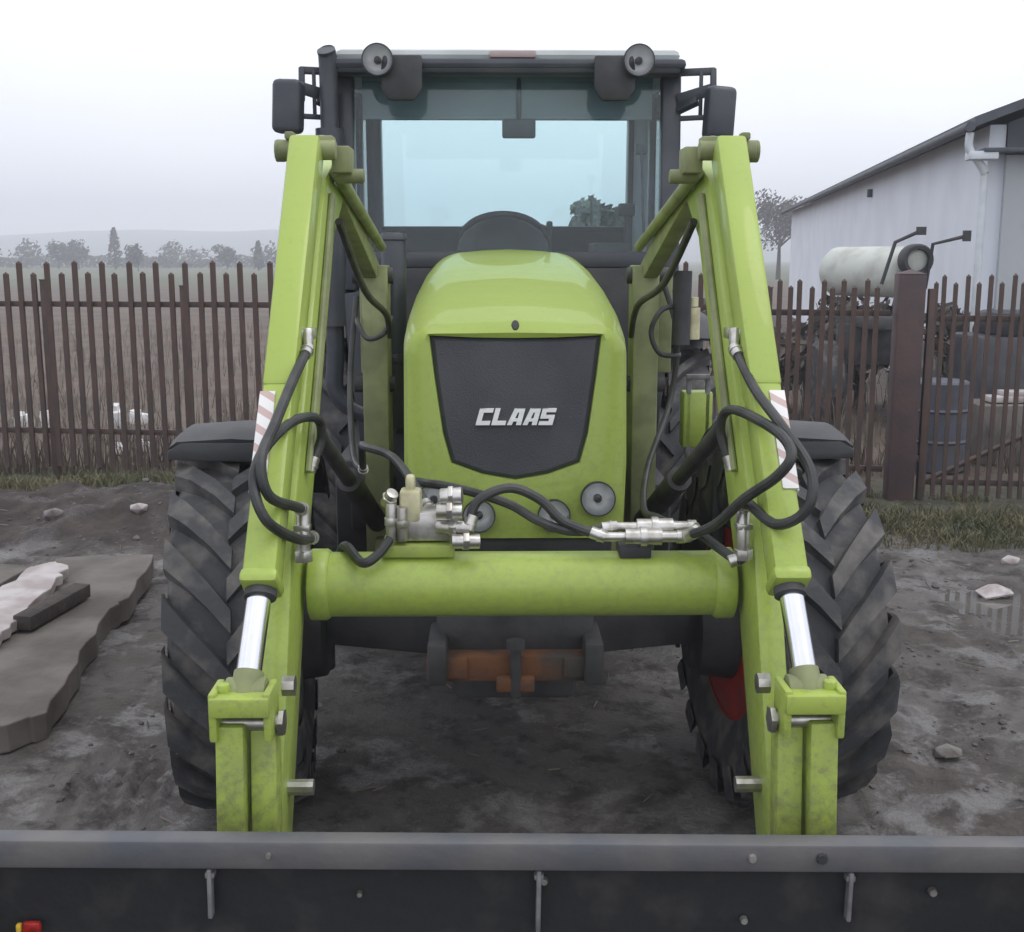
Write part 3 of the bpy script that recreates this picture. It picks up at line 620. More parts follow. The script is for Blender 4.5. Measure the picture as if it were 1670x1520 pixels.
# ---- loader
AX = .545
def V(x, p): return Vector((x, p[0], p[1]))
for s in (-1, 1):
    X = s * AX
    # mast
    b = MB(); b.bar((s * .53, .36, .75), (s * .53, .36, 2.02), .10, .20, wx1=.10, wd1=.17); b.box((s * .44, .36, .80), (.2, .3, .3))
    b.box((s * (.60 if s > 0 else .585), .42, 1.80), (.10 if s > 0 else .03, .05, .42))
    mast = b.build('loader_mast', 'green_pale', T, bevel=.008)
    for z_ in (1.98, 1.55):
        b = MB(); b.cyl((s * .46, .36, z_), (s * .62, .36, z_), .032, seg=16); b.build('pivot_pin', 'steel', mast)
    # boom: rear arm, front leg
    K, E1, E2 = (-.86, 2.25), (-1.64, 1.36), (-1.98, .74)
    arm = MB()
    prof_up = [(-.72, 2.30), (-.86, 2.335), (-1.07, 2.26), (-1.76, 1.43), (-2.04, .80), (-2.02, .70), (-1.94, .70), (-1.60, 1.29), (-.94, 2.10), (-.72, 2.21)]
    arm.prism(prof_up, lambda y, z: Vector((X - .030, y, z)), lambda y, z: Vector((X + .030, y, z)))
    boom = arm.build('loader_arm', 'green', T, bevel=.010)
    b = MB(); b.prism([(.40, 1.94), (.40, 2.02), (-.76, 2.325), (-.76, 2.235)], lambda y, z: Vector((X - .030, y, z)), lambda y, z: Vector((X + .030, y, z))); b.build('rear_beam', 'green_pale', boom, bevel=.008)
    # outer beam carrying the tilt ram, in front of the leg
    p_top = Vector((s * .556, -1.13, 2.335)); p_bot = Vector((s * .548, -1.965, 1.375)); d = (p_bot - p_top).normalized()
    b = MB(); b.bar(p_top, p_top.lerp(p_bot, .62), .080, .10, wx1=.074, wd1=.095); b.bar(p_top.lerp(p_bot, .60), p_bot, .072, .085); b.bar(p_bot - d * .03, p_bot + d * .004, .080, .095)
    ram = b.build('tilt_cylinder', 'green', boom, bevel=.012)
    b = MB(); b.cyl(p_bot - d * .05, p_bot + d * .02, .033, seg=24); b.build('ram_gland', 'steel', boom)
    q = Vector((s * .560, -2.085, 1.205))
    b = MB(); b.cyl(p_bot - d * .06, q, .0255, seg=24); b.build('piston_rod', 'chrome', boom)
    b = MB(); dq = (q - p_bot).normalized(); b.cyl(q - dq * .035, q + dq * .02, .030, seg=18); b.cyl(q + Vector((-.04, 0, -.01)), q + Vector((.04, 0, -.01)), .032, seg=18); b.build('rod_eye', 'green_pale', boom, bevel=.003)
    # sticker
    m0 = p_top.lerp(p_bot, .635); m1 = p_top.lerp(p_bot, .835); nf = Vector((0, d.z, -d.y)); nf = nf if nf.y < 0 else -nf
    b = MB(); wst = .038
    for a_, c_, off, ww in ((m0, m1, .0535, wst),):
        o1 = Vector((s * .021, 0, 0))
        b.bar(a_ + nf * .0435 + o1 * 1.0, c_ + nf * .0435 + o1 * 1.0, ww * .9, .006)
    b.bar(m0 + Vector((s * .0375, 0, 0)), m1 + Vector((s * .0375, 0, 0)), .006, .075); b.build('warning_sticker', 'sticker', boom, smooth=0)
    # knee bracket
    b = MB(); b.box(p_top + Vector((-.005 * s, .045, .005)), (.125, .06, .055)); b.cyl(p_top + Vector((-.075, .02, -.005)), p_top + Vector((.075, .02, -.005)), .026, seg=14)
    b.box((s * .475, -1.02, 2.31), (.05, .10, .07)); b.cyl((s * .42, -1.0, 2.27), (s * .50, -1.0, 2.27), .02, seg=10); b.cyl((s * .615, -1.09, 2.33), (s * .645, -1.09, 2.33), .03, seg=10)
    b.box((s * .52, -1.08, 2.355), (.02, .04, .03)); b.box((s * .60, -1.12, 2.365), (.025, .04, .02))
    b.build('knee_bracket', 'green_pale', boom, bevel=.005)
    # levelling rods running back to the mast
    b = MB(); b.cyl((s * .495, -1.0, 2.28), (s * .50, .30, 2.09), .019, seg=14); b.build('levelling_rod', 'green_pale', boom)
    b = MB(); b.cyl((s * .535, .34, .98), (s * .535, -.60, 1.345), .04, seg=18); b.cyl((s * .535, -.60, 1.345), (s * .535, -1.34, 1.632), .024, seg=18); b.build('lift_cylinder', 'steel', boom)
    # steel pipes on the inner side of the leg
    b = MB()
    for o_ in (.0, .028): b.tube([(s * .507, -1.0 - o_, 2.22), (s * .506, -1.34 - o_, 1.80), (s * .506, -1.55 - o_, 1.55)], .008, 8, smooth=0)
    b.build('oil_pipe', 'green_pale', boom)
    # tilt rocker bracket and links
    b = MB(); b.box((s * .563, -2.115, 1.188), (.118, .075, .040)); b.box((s * .616, -2.10, 1.165), (.016, .09, .10)); b.box((s * .510, -2.10, 1.165), (.016, .09, .10))
    b.cyl((s * .600, -2.11, 1.20), (s * .600, -2.11, 1.225), .014, seg=8); b.build('link_bracket', 'green_worn', boom, bevel=.005)
    b = MB(); b.cyl((s * .488, -2.09, 1.135), (s * .632, -2.09, 1.135), .017, seg=14); b.cyl((s * .486, -2.09, 1.135), (s * .496, -2.09, 1.135), .028, seg=6); b.cyl((s * .475, -2.02, 1.185), (s * .50, -2.02, 1.185), .022, seg=8)
    b.build('link_pin', 'silver', boom)
    b = MB(); b.bar((s * .588, -2.10, 1.14), (s * .593, -2.12, .78), .056, .06); b.build('tilt_link', 'green_worn', boom, bevel=.005)
    b = MB(); b.bar((s * .528, -2.07, 1.12), (s * .530, -2.10, .78), .052, .06); b.build('tilt_link', 'green_worn', boom, bevel=.005)
    b = MB(); b.cyl((s * .46, -1.92, .915), (s * .52, -1.92, .915), .018, seg=10); b.build('lower_pin', 'silver', boom)
    # clamp and fitting on the inner front of the leg
    b = MB(); b.cyl((s * .490, -1.78, 1.40), (s * .490, -1.76, 1.505), .016, seg=10); b.box((s * .492, -1.77, 1.46), (.036, .03, .014)); b.cyl((s * .490, -1.78, 1.385), (s * .490, -1.78, 1.41), .022, seg=6)
    b.build('hose_fitting', 'silver', boom, bevel=.002)
    b = MB(); b.cyl((s * .50, -1.56, 1.835), (s * .502, -1.545, 1.885), .013, seg=8); b.box((s * .515, -1.515, 1.872), (.05, .08, .025)); b.build('hose_fitting', 'silver', boom, bevel=.002)
b = MB(); b.cyl((-.502, -1.615, 1.285), (.502, -1.615, 1.285), .077, seg=40)
tube = b.build('cross_tube', 'green', T, smooth=40)
for s in (-1, 1):
    b = MB(); b.lathe([(s * .452, .0785), (s * .462, .085), (s * .50, .085)], 40, 'X', (0, -1.615, 1.285)); b.build('tube_flange', 'green', tube, bevel=.003)
b = MB(); b.box((-.245, -1.60, 1.375), (.17, .12, .03)); b.build('valve_plate', 'green_worn', tube, bevel=.004)
b = MB(); b.box((-.235, -1.60, 1.43), (.14, .085, .07)); b.build('valve_block', 'silver', tube, bevel=.006)
b = MB(); b.box((-.262, -1.615, 1.478), (.05, .06, .075)); b.box((-.262, -1.615, 1.53), (.022, .03, .04)); b.build('valve_cover', 'brass', tube, bevel=.008)
for p0_, p1_, r_ in (((-.20, -1.64, 1.43), (-.12, -1.66, 1.43), .017), ((-.20, -1.66, 1.472), (-.14, -1.66, 1.472), .017), ((-.165, -1.68, 1.405), (-.10, -1.67, 1.402), .017),
                     ((-.305, -1.655, 1.40), (-.305, -1.655, 1.49), .013), ((-.28, -1.655, 1.40), (-.28, -1.655, 1.48), .013), ((-.318, -1.64, 1.485), (-.30, -1.66, 1.515), .015), ((-.19, -1.64, 1.50), (-.14, -1.645, 1.505), .021)):
    b = MB(); b.cyl(p0_, p1_, r_, seg=12); v_a, v_b = Vector(p0_), Vector(p1_); b.cyl(v_a.lerp(v_b, .4), v_a.lerp(v_b, .62), r_ * 1.3, seg=6); b.build('valve_fitting', 'silver', tube, bevel=.0015)
b = MB(); b.box((.265, -1.61, 1.37), (.075, .09, .03)); b.build('coupler_plate', 'plastic', tube, bevel=.004)
for z, o_ in ((1.408, 0), (1.425, .03)):
    b = MB(); x0 = .19 + o_; y0 = -1.655 + o_
    for a_, c_, r_ in ((0, .05, .011), (.05, .085, .019), (.085, .10, .024), (.10, .135, .020), (.135, .17, .013), (.17, .19, .016)): b.cyl((x0 + a_, y0, z), (x0 + c_, y0, z), r_, seg=14)
    b.build('hose_coupler', 'silver', tube)
hoses = [
 [(-.500, -1.565, 1.84), (-.512, -1.70, 1.785), (-.532, -1.84, 1.700), (-.545, -1.93, 1.641), (-.530, -1.94, 1.567), (-.495, -1.83, 1.52), (-.490, -1.765, 1.50)],
 [(-.506, -1.55, 1.55), (-.482, -1.52, 1.62), (-.485, -1.56, 1.675), (-.515, -1.72, 1.690), (-.550, -1.88, 1.650), (-.560, -1.94, 1.59), (-.53, -1.97, 1.52), (-.490, -1.84, 1.45), (-.48, -1.70, 1.42)],
 [(-.47, -.75, 1.40), (-.455, -.9, 1.50), (-.425, -1.05, 1.522), (-.34, -1.2, 1.521), (-.265, -1.45, 1.494), (-.221, -1.58, 1.46)],
 [(-.125, -1.66, 1.43), (-.105, -1.64, 1.49), (-.031, -1.62, 1.518), (.042, -1.62, 1.49), (.099, -1.63, 1.438), (.19, -1.655, 1.408)],
 [(-.30, -.9, 1.25), (-.29, -1.2, 1.44), (-.23, -1.4, 1.486), (-.136, -1.45, 1.478), (-.031, -1.58, 1.471), (.04, -1.62, 1.438), (.12, -1.63, 1.415), (.22, -1.625, 1.425)],
 [(.500, -1.565, 1.84), (.520, -1.70, 1.76), (.545, -1.85, 1.700), (.585, -1.95, 1.62), (.575, -1.98, 1.545), (.525, -1.93, 1.50), (.490, -1.80, 1.52), (.490, -1.765, 1.50)],
 [(.38, -1.655, 1.408), (.432, -1.74, 1.455), (.475, -1.84, 1.536), (.520, -1.94, 1.605), (.545, -1.95, 1.655), (.530, -1.85, 1.690), (.490, -1.60, 1.70), (.482, -1.52, 1.64), (.506, -1.55, 1.55)],
 [(.40, -1.625, 1.425), (.44, -1.70, 1.400), (.475, -1.78, 1.385), (.490, -1.78, 1.39)],
 [(.652, .2, 1.865), (.574, .15, 1.855), (.534, .15, 1.774), (.566, .15, 1.692), (.645, .2, 1.676), (.66, .3, 1.68)],
 [(-.60, .30, 1.82), (-.583, .2, 1.795), (-.544, .15, 1.747), (-.485, .15, 1.764), (-.46, .25, 1.82)],
 [(-.46, -1.45, 1.30), (-.42, -1.60, 1.375), (-.37, -1.70, 1.360), (-.335, -1.69, 1.375), (-.305, -1.655, 1.41)],
 [(-.50, -.95, 2.15), (-.47, -.6, 1.95), (-.45, -.1, 1.85), (-.47, .25, 1.75)],
 [(.50, -.95, 2.15), (.47, -.6, 1.97), (.45, -.1, 1.88), (.47, .25, 1.75)],
 [(.60, .3, 1.95), (.645, .22, 1.75), (.62, .2, 1.5), (.50, -.1, 1.3), (.42, -.6, 1.25), (.38, -1.2, 1.35), (.385, -1.56, 1.41), (.40, -1.625, 1.425)],
 [(-.60, .3, 1.9), (-.62, .2, 1.6), (-.58, -.1, 1.35), (-.47, -.75, 1.40)]]
for i, h in enumerate(hoses):
    b = MB(); b.tube(h, .0115 if i not in (8, 9) else .010, 10); ho_ = b.build('hose', 'hose', T)
    for e0, e1 in ((h[0], h[1]), (h[-1], h[-2])):
        if i > 7: break
        e0, e1 = Vector(e0), Vector(e1); dd_ = (e1 - e0).normalized(); b = MB(); b.cyl(e0 - dd_ * .004, e0 + dd_ * .032, .0145, seg=12); b.cyl(e0 + dd_ * .008, e0 + dd_ * .013, .0165, seg=12); b.build('ferrule', 'silver', ho_)
b = MB(); b.tube([(.655, .18, 2.0), (.65, .17, 1.72)], .035, 14, smooth=0); b.build('hose_sleeve', 'plastic', T)
b = MB(); b.cyl((.70, .2, 1.86), (.70, .2, 1.74), .028, seg=14); b.cyl((.70, .2, 1.90), (.70, .2, 1.865), .02, seg=12); b.build('oil_filter', 'brass', T)

# ================================================================== BUCKET
BK = empty('loader_bucket', (-.03, -2.28, .182)); BK.rotation_euler = (0, R(0.85), 0)
tag(BK, 'wide black steel loader bucket with grey top edge along the bottom of the photo', 'bucket')
def bpart(mb, name, m, **k): return mb.build(name, m, BK, **k)
HW = 1.14
b = MB(); cs = [(.0, .765), (.005, .55), (-.01, .30), (-.06, .15), (-.17, .05), (-.35, .015), (-.80, .0)]
loop = cs + [(y + .010, z - .014) for y, z in cs[::-1]]
b.prism(loop, lambda y, z: Vector((-HW, y, z)), lambda y, z: Vector((HW, y, z))); bpart(b, 'shell_plate', 'bucket', smooth=40)
for s in (-1, 1):
    b = MB(); poly = [(.012, .80), (-.05, .80), (-.30, .60), (-.80, .12), (-.80, -.02), (-.35, .0), (.012, .0)]
    b.prism(poly, lambda y, z: Vector((s * (HW + .001), y, z)), lambda y, z: Vector((s * (HW + .019), y, z))); bpart(b, 'side_plate', 'bucket', bevel=.004)
b = MB(); b.box((0, -.004, .775), (2 * HW, .045, .056)); bpart(b, 'top_bar', 'bar', bevel=.006)
b = MB(); b.box((0, .035, .70), (2 * HW, .05, .06)); bpart(b, 'rear_stiffener', 'bucket', bevel=.006)
for s in (-1, 1):
    b = MB(); b.box((s * .565, .09, .55), (.20, .16, .06)); b.box((s * .51, .09, .50), (.02, .17, .40)); b.box((s * .62, .09, .50), (.02, .17, .40)); bpart(b, 'hitch_lug', 'bucket', bevel=.006)
b = MB(); b.box((0, -.83, -.005), (2 * HW, .12, .022)); bpart(b, 'cutting_edge', 'bar', bevel=.004)
for x, l in ((-.577, .10), (.035, .125), (.62, .10)):
    b = MB(); b.box((x, -.012, .745 - l / 2), (.009, .022, l)); b.box((x, -.009, .742 - .012), (.018, .02, .012)); bpart(b, 'rib', 'rib', bevel=.003)
for x, z, r in ((.045, .718, .008), (.425, .640, .008), (.78, .70, .009), (-.30, .69, .006)):
    b = MB(); b.cyl((x, -.004, z), (x, -.014, z), r, r * .8, seg=8); bpart(b, 'bolt', 'silver')
for x, r in ((.43, .009), (-.465, .006), (.56, .012)):
    b = MB(); b.cyl((x, -.026, .777), (x, -.033, .777), r, r * .8, seg=8); bpart(b, 'bolt', 'silver' if x != .56 else 'plastic')
b = MB(); b.box((-.912, -.012, .622), (.034, .012, .022)); rf = bpart(b, 'reflector', 'reflect_red', bevel=.005)
b = MB(); b.box((-.936, -.012, .620), (.010, .012, .016)); b.build('reflector_end', 'yellow', rf, bevel=.003)

# ================================================================== FENCE
def lin(a, b, t): return a + (b - a) * t
FA, FB = (-5.5, 6.52), (2.15, 5.50)
fang = math.atan2(FB[1] - FA[1], FB[0] - FA[0])
pk = MB(); pk.box((0, 0, .5), (.042, .030, 1.0)); pk.add([(-.021, -.015, 1.0), (.021, -.015, 1.0), (.021, .015, 1.0), (-.021, .015, 1.0), (0, 0, 1.012)], [(0, 1, 4), (1, 2, 4), (2, 3, 4), (3, 0, 4)])
picket_mesh = None
def fence_run(root, p0, p1, spacing, top_a, top_b, bot, rails, posts, jitter=.006, wid=1.0, rail_w=.05, gate=False):
    global picket_mesh
    p0, p1 = Vector((*p0, 0)), Vector((*p1, 0)); L = (p1 - p0).length; d = (p1 - p0) / L; ang = math.atan2(d.y, d.x)
    n = int(L / spacing)
    for i in range(n):
        p = p0 + d * (spacing * (i + .5) + rnd.uniform(-.006, .006)) + Vector((d.y, -d.x, 0)) * .03 - Vector(root.location)
        zt = (top_a if i % 2 else top_b) + rnd.uniform(-jitter, jitter); zb = bot + rnd.uniform(-.02, .02)
        if picket_mesh is None: o = pk.build('picket', 'fence', root); picket_mesh = o
        else: o = copy_of(picket_mesh, root); o.name = 'picket'
        o.location = (p.x, p.y, zb); o.rotation_euler = (R(rnd.uniform(-.4, .4)), R(rnd.uniform(-.35, .35)), ang); o.scale = (wid, 1, zt - zb)
    for z in rails:
        b = MB(); b.box((0, 0, 0), (L, .035, rail_w)); o = b.build('rail', 'fence', root, bevel=.004, loc=(p0 + p1) / 2 - Vector(root.location) + Vector((0, 0, z))); o.rotation_euler = (0, 0, ang)
    for t, zt in posts:
        p = p0 + d * t - Vector(root.location); b = MB(); b.box((0, 0, zt / 2), (.06, .06, zt)); b.box((0, 0, zt + .004), (.07, .07, .01)); o = b.build('post', 'fence', root, bevel=.004, loc=(p.x, p.y, -.05)); o.rotation_euler = (0, 0, ang)
fl = empty('picket_fence', (FA[0], FA[1], 0)); tag(fl, 'long brown metal picket fence left of the tractor with alternating tall bars', 'fence')
fence_run(fl, FA, FB, .128, 2.0, 1.905, .16, (1.64, .49), [(1.42, 1.90), (2.72, 1.85), (4.0, 1.85), (5.3, 1.85), (6.6, 1.85)], wid=1.0)
fr = empty('picket_fence', (2.2, 5.48, 0)); tag(fr, 'short brown picket fence panel between tractor and wide gate post', 'fence')
fence_run(fr, (2.18, 5.49), (3.20, 5.30), .088, 1.86, 1.80, .10, (1.60, .30), [(.05, 1.85)], wid=.95)
gp = MB(); gp.box((0, 0, .93), (.215, .215, 1.98)); gp.add([(-.1075, -.1075, 1.92), (.1075, -.1075, 1.92), (.1075, .1075, 1.92), (-.1075, .1075, 1.92), (0, 0, 1.955)], [(0, 1, 4), (1, 2, 4), (2, 3, 4), (3, 0, 4)])
gpo = gp.build('gate_post', 'post', bevel=.012, loc=(3.335, 5.27, 0)); gpo.rotation_euler = (0, 0, R(-8)); tag(gpo, 'wide dark brown gate post between fence panel and barred gate', 'post')
gt = empty('gate', (3.50, 5.23, 0)); tag(gt, 'brown barred metal gate with a diagonal brace right of the wide post', 'gate')
fence_run(gt, (3.48, 5.26), (5.20, 5.03), .088, 1.90, 1.84, .08, (1.56, .20), [], wid=.75)
b = MB(); b.bar((0.02, 0.02, .19), (1.60, -.19, 1.02), .03, .045); b.build('brace', 'fence', gt, bevel=.003)
for i in range(2):
    b = MB(); b.bar((0.0 + i * 1.62, .0 - i * .21, .05), (0.0 + i * 1.62, 0 - i * .21, 1.80), .05, .05); b.build('stile', 'fence', gt, bevel=.004)
for z in (.4, 1.45):
    b = MB(); b.box((-.045, 0, z), (.07, .03, .05)); b.build('hinge', 'fence', gt, bevel=.003)

# ================================================================== YARD THINGS
def slab(name, poly, zt, th, label, tilt=(0, 0), m='concrete'):
    cx = sum(p[0] for p in poly) / len(poly); cy = sum(p[1] for p in poly) / len(poly)
    r2 = random.Random(len(poly)); pts = []
    for i in range(len(poly)):
        a, c = poly[i], poly[(i + 1) % len(poly)]
        for k_ in range(5):
            t = k_ / 5; j = 0.022 if k_ else .008
            pts.append((lin(a[0], c[0], t) - cx + r2.uniform(-j, j), lin(a[1], c[1], t) - cy + r2.uniform(-j, j)))
    b = MB(); b.prism(pts, lambda x, y: Vector((x, y, th + .006 * noise.noise(Vector((x * 3, y * 3, 1))))), lambda x, y: Vector((x * .98, y * .985, 0)))
    o = b.build(name, m, bevel=.007, smooth=12, loc=(cx, cy, zt - th)); o.rotation_euler = (R(tilt[0]), R(tilt[1]), 0)
    return tag(o, label, 'slab')
slab('concrete_slab', [(-2.86, 3.02), (-2.26, 3.06), (-2.13, 2.08), (-2.17, 1.90), (-2.09, 1.20), (-1.96, .42), (-2.12, .28), (-2.75, .40), (-2.95, 1.4)], .15, .13, 'large broken grey concrete slab lying on the mud left of the tractor', (0.4, -1.0))
slab('concrete_slab', [(-3.75, 3.05), (-2.98, 2.86), (-3.05, 1.7), (-3.55, .9), (-4.2, 1.4)], .14, .12, 'grey concrete slab cut off by the left edge of the photo')
slab('slab_fragment', [(-2.80, 1.85), (-2.82, 2.38), (-2.72, 2.55), (-2.61, 2.48), (-2.57, 2.15), (-2.52, 1.60), (-2.50, 1.22), (-2.66, 1.08)], .235, .06, 'pale broken slab fragment lying on the large concrete slab', (1.2, 2.0), 'sack')
b = MB(); b.box((0, 0, .04), (.10, .62, .075)); o = b.build('shadow_block', 'bark', bevel=.006, loc=(-2.44, 1.78, .165)); o.rotation_euler = (0, R(2), R(-9)); tag(o, 'added dark block standing in for the shadow beside the pale fragment', 'shade')  # dark block added where only the shadow under the fragment falls

def pebble(seed, rr):
    r2 = random.Random(seed); b = MB(); t = (1 + 5 ** .5) / 2
    vs = [(-1, t, 0), (1, t, 0), (-1, -t, 0), (1, -t, 0), (0, -1, t), (0, 1, t), (0, -1, -t), (0, 1, -t), (t, 0, -1), (t, 0, 1), (-t, 0, -1), (-t, 0, 1)]
    fs = [(0, 11, 5), (0, 5, 1), (0, 1, 7), (0, 7, 10), (0, 10, 11), (1, 5, 9), (5, 11, 4), (11, 10, 2), (10, 7, 6), (7, 1, 8), (3, 9, 4), (3, 4, 2), (3, 2, 6), (3, 6, 8), (3, 8, 9), (4, 9, 5), (2, 4, 11), (6, 2, 10), (8, 6, 7), (9, 8, 1)]
    return [Vector(v).normalized() * rr * r2.uniform(.65, 1.15) for v in vs], fs
b = MB(); r3 = random.Random(3)
for i in range(5200):
    x = r3.uniform(-4.2, 4.4); y = r3.uniform(-1.2, 5.2)
    if noise.noise(Vector((x * 1.7, y * 1.7, 55))) < r3.uniform(-.5, .45): continue
    if abs(x) < 1.3 and r3.random() < .8: continue
    if -3.0 < x < -1.85 and 0 < y < 3.1: continue
    rr = r3.uniform(.005, .017) * (2.2 if r3.random() < .06 else 1)
    vs, fs = pebble(i, rr); z = ground_h(x, y)
    b.add([Vector((v.x + x, v.y + y, v.z * .6 + z + rr * .15)) for v in vs], fs)
tag(b.build('gravel', 'clod', smooth=0), 'loose stones and clods scattered over the muddy yard', 'gravel', kind='stuff')
stones = [(1.83, .25, .055, 'angular grey clod of mud right beside the right front tyre'), (-2.75, 4.35, .07, 'pale rounded stone on the dark soil bank at left'), (-3.35, 4.25, .075, 'yellowish rock on the soil bank near the left edge'), (2.75, 4.1, .07, 'pale stone in the grass below the wide gate post'), (3.45, 3.35, .06, 'light flat stone above the puddle at right')]
for i, (x, y, rr, lb) in enumerate(stones):
    vs, fs = pebble(900 + i, rr); b = MB(); b.add([Vector((v.x * 1.3, v.y, v.z * .7)) for v in vs], fs)
    tag(b.build('stone', 'stone' if i not in (1, 3, 4) else 'sack', loc=(x, y, ground_h(x, y) + rr * .3), smooth=0, bevel=.008), lb, 'stone')
b = MB(); b.add([(0, 0, 0), (.34, .06, .03), (.40, .36, .02), (.15, .42, .06), (-.05, .25, .03), (.18, .2, .10)], [(0, 1, 5), (1, 2, 5), (2, 3, 5), (3, 4, 5), (4, 0, 5)])
b.add([(v.x * .98 + .004, v.y * .98 + .004, v.z - .012) for v in b.v], [tuple(reversed(f)) for f in b.f])
o = b.build('glint_sheet', 'sack', loc=(2.98, 2.62, -.03), smooth=60); o.scale = (.55, .4, .7); tag(o, 'added pale sheet standing in for the glint on the puddle at right', 'plastic')  # pale sheet added to stand for the bright sky glint on the water
# pale litter behind the left fence
lit = [(-4.02, 7.95, .05, .16, .10, 'low white litter scrap just behind the fence foot at left'), (-3.80, 8.0, .06, .13, .10, 'small pale litter scrap beside the low white one at left'), (-4.60, 9.7, .12, .20, .24, 'white plastic canister behind the left fence'),
       (-4.28, 9.5, .16, .22, .13, 'broken white board leaning behind the left fence'), (-5.75, 9.75, .10, .22, .16, 'pale litter heap behind the fence near the left edge'), (-5.40, 9.65, .11, .18, .18, 'upright pale litter scrap near the left edge behind the fence')]
for i, (x, y, z, w_, h_, lb) in enumerate(lit):
    b = MB(); b.box((0, 0, 0), (w_, w_ * .7, h_)); b.box((w_ * .2, .02, h_ * .6), (w_ * .5, w_ * .4, h_ * .4))
    for v in b.v: v += Vector((noise.noise(v * 9 + Vector((i, 0, 0))) * .05, 0, noise.noise(v * 7 + Vector((0, i, 0))) * .05))
    o = b.build('litter', 'litter', bevel=.012, loc=(x, y, z)); o.rotation_euler = (0, R(rnd.uniform(-15, 15)), rnd.uniform(0, 3)); tag(o, lb, 'litter')

# ---- vegetation
def blades(n, area, h0, h1, wdt, seed, lean_=.5, clump=.0):
    b = MB(); r2 = random.Random(seed); vs = []; fs = []
    for i in range(n):
        x, y = area(r2)
        if clump and noise.noise(Vector((x * clump, y * clump, seed))) < r2.uniform(-.25, .35): continue
        z = ground_h(x, y); h = r2.uniform(h0, h1); a = r2.uniform(0, 6.28); dx, dy = math.cos(a), math.sin(a); l = h * lean_ * r2.uniform(.1, 1)
        b2 = r2.uniform(0, 6.28); ox, oy = math.cos(b2) * wdt, math.sin(b2) * wdt; k_ = len(vs)
        vs += [(x - ox, y - oy, z - .01), (x + ox, y + oy, z - .01), (x + ox * .7 + dx * l * .35, y + oy * .7 + dy * l * .35, z + h * .6), (x - ox * .7 + dx * l * .35, y - oy * .7 + dy * l * .35, z + h * .6), (x + dx * l, y + dy * l, z + h)]
        fs += [(k_, k_ + 1, k_ + 2, k_ + 3), (k_ + 3, k_ + 2, k_ + 4)]
    b.add(vs, fs); return b
def verge(x0, x1, y0, y1): return lambda r2: (lambda x: (x, r2.uniform(y0, y1) - .13 * (x + 4)))(r2.uniform(x0, x1))
sb = MB(); rs = random.Random(12); vs = []; fs = []
for i in range(1500):
    x = rs.uniform(-4.4, 4.6); y = rs.uniform(-1.0, 5.0)
    if noise.noise(Vector((x * .8, y * .8, 77))) < rs.uniform(-.3, .6) or (-3.0 < x < -1.85 and 0 < y < 3.1): continue
    a = rs.uniform(0, 6.28); l = rs.uniform(.03, .13); dx, dy = math.cos(a) * l, math.sin(a) * l; wx, wy = -math.sin(a) * .003, math.cos(a) * .003
    z0 = ground_h(x, y) + .008; z1 = ground_h(x + dx, y + dy) + .008; k_ = len(vs)
    vs += [(x - wx, y - wy, z0), (x + wx, y + wy, z0), (x + dx + wx, y + dy + wy, z1), (x + dx - wx, y + dy - wy, z1), (x, y, z0 + .005), (x + dx, y + dy, z1 + .005)]
    fs += [(k_, k_ + 3, k_ + 5, k_ + 4), (k_ + 1, k_ + 4, k_ + 5, k_ + 2)]
sb.add(vs, fs); tag(sb.build('straw', 'dry', smooth=0), 'loose straw and stalks trodden into the mud', 'straw', kind='stuff')
tag(blades(26000, verge(1.6, 5.2, 4.65, 6.7), .02, .10, .006, 5, 1.2, 1.3).build('grass', 'grass', smooth=0), 'short tired grass at the foot of the gate and right fence', 'grass', kind='stuff')
tag(blades(12000, verge(-5.8, -1.4, 5.35, 6.6), .02, .11, .006, 6, 1.1, 1.3).build('grass', 'grass', smooth=0), 'short tired grass along the foot of the left fence', 'grass', kind='stuff')
def back(r2):
    y = 6.6 + 24 * r2.random() ** 1.7; return (r2.uniform(-.62, .62) * (y + 4.3) + .0, y)
tag(blades(26000, back, .06, .55, .007, 8, .6, .8).build('weeds', 'dry', smooth=0), 'dry brown weeds on the waste ground behind the fence', 'weeds', kind='stuff')

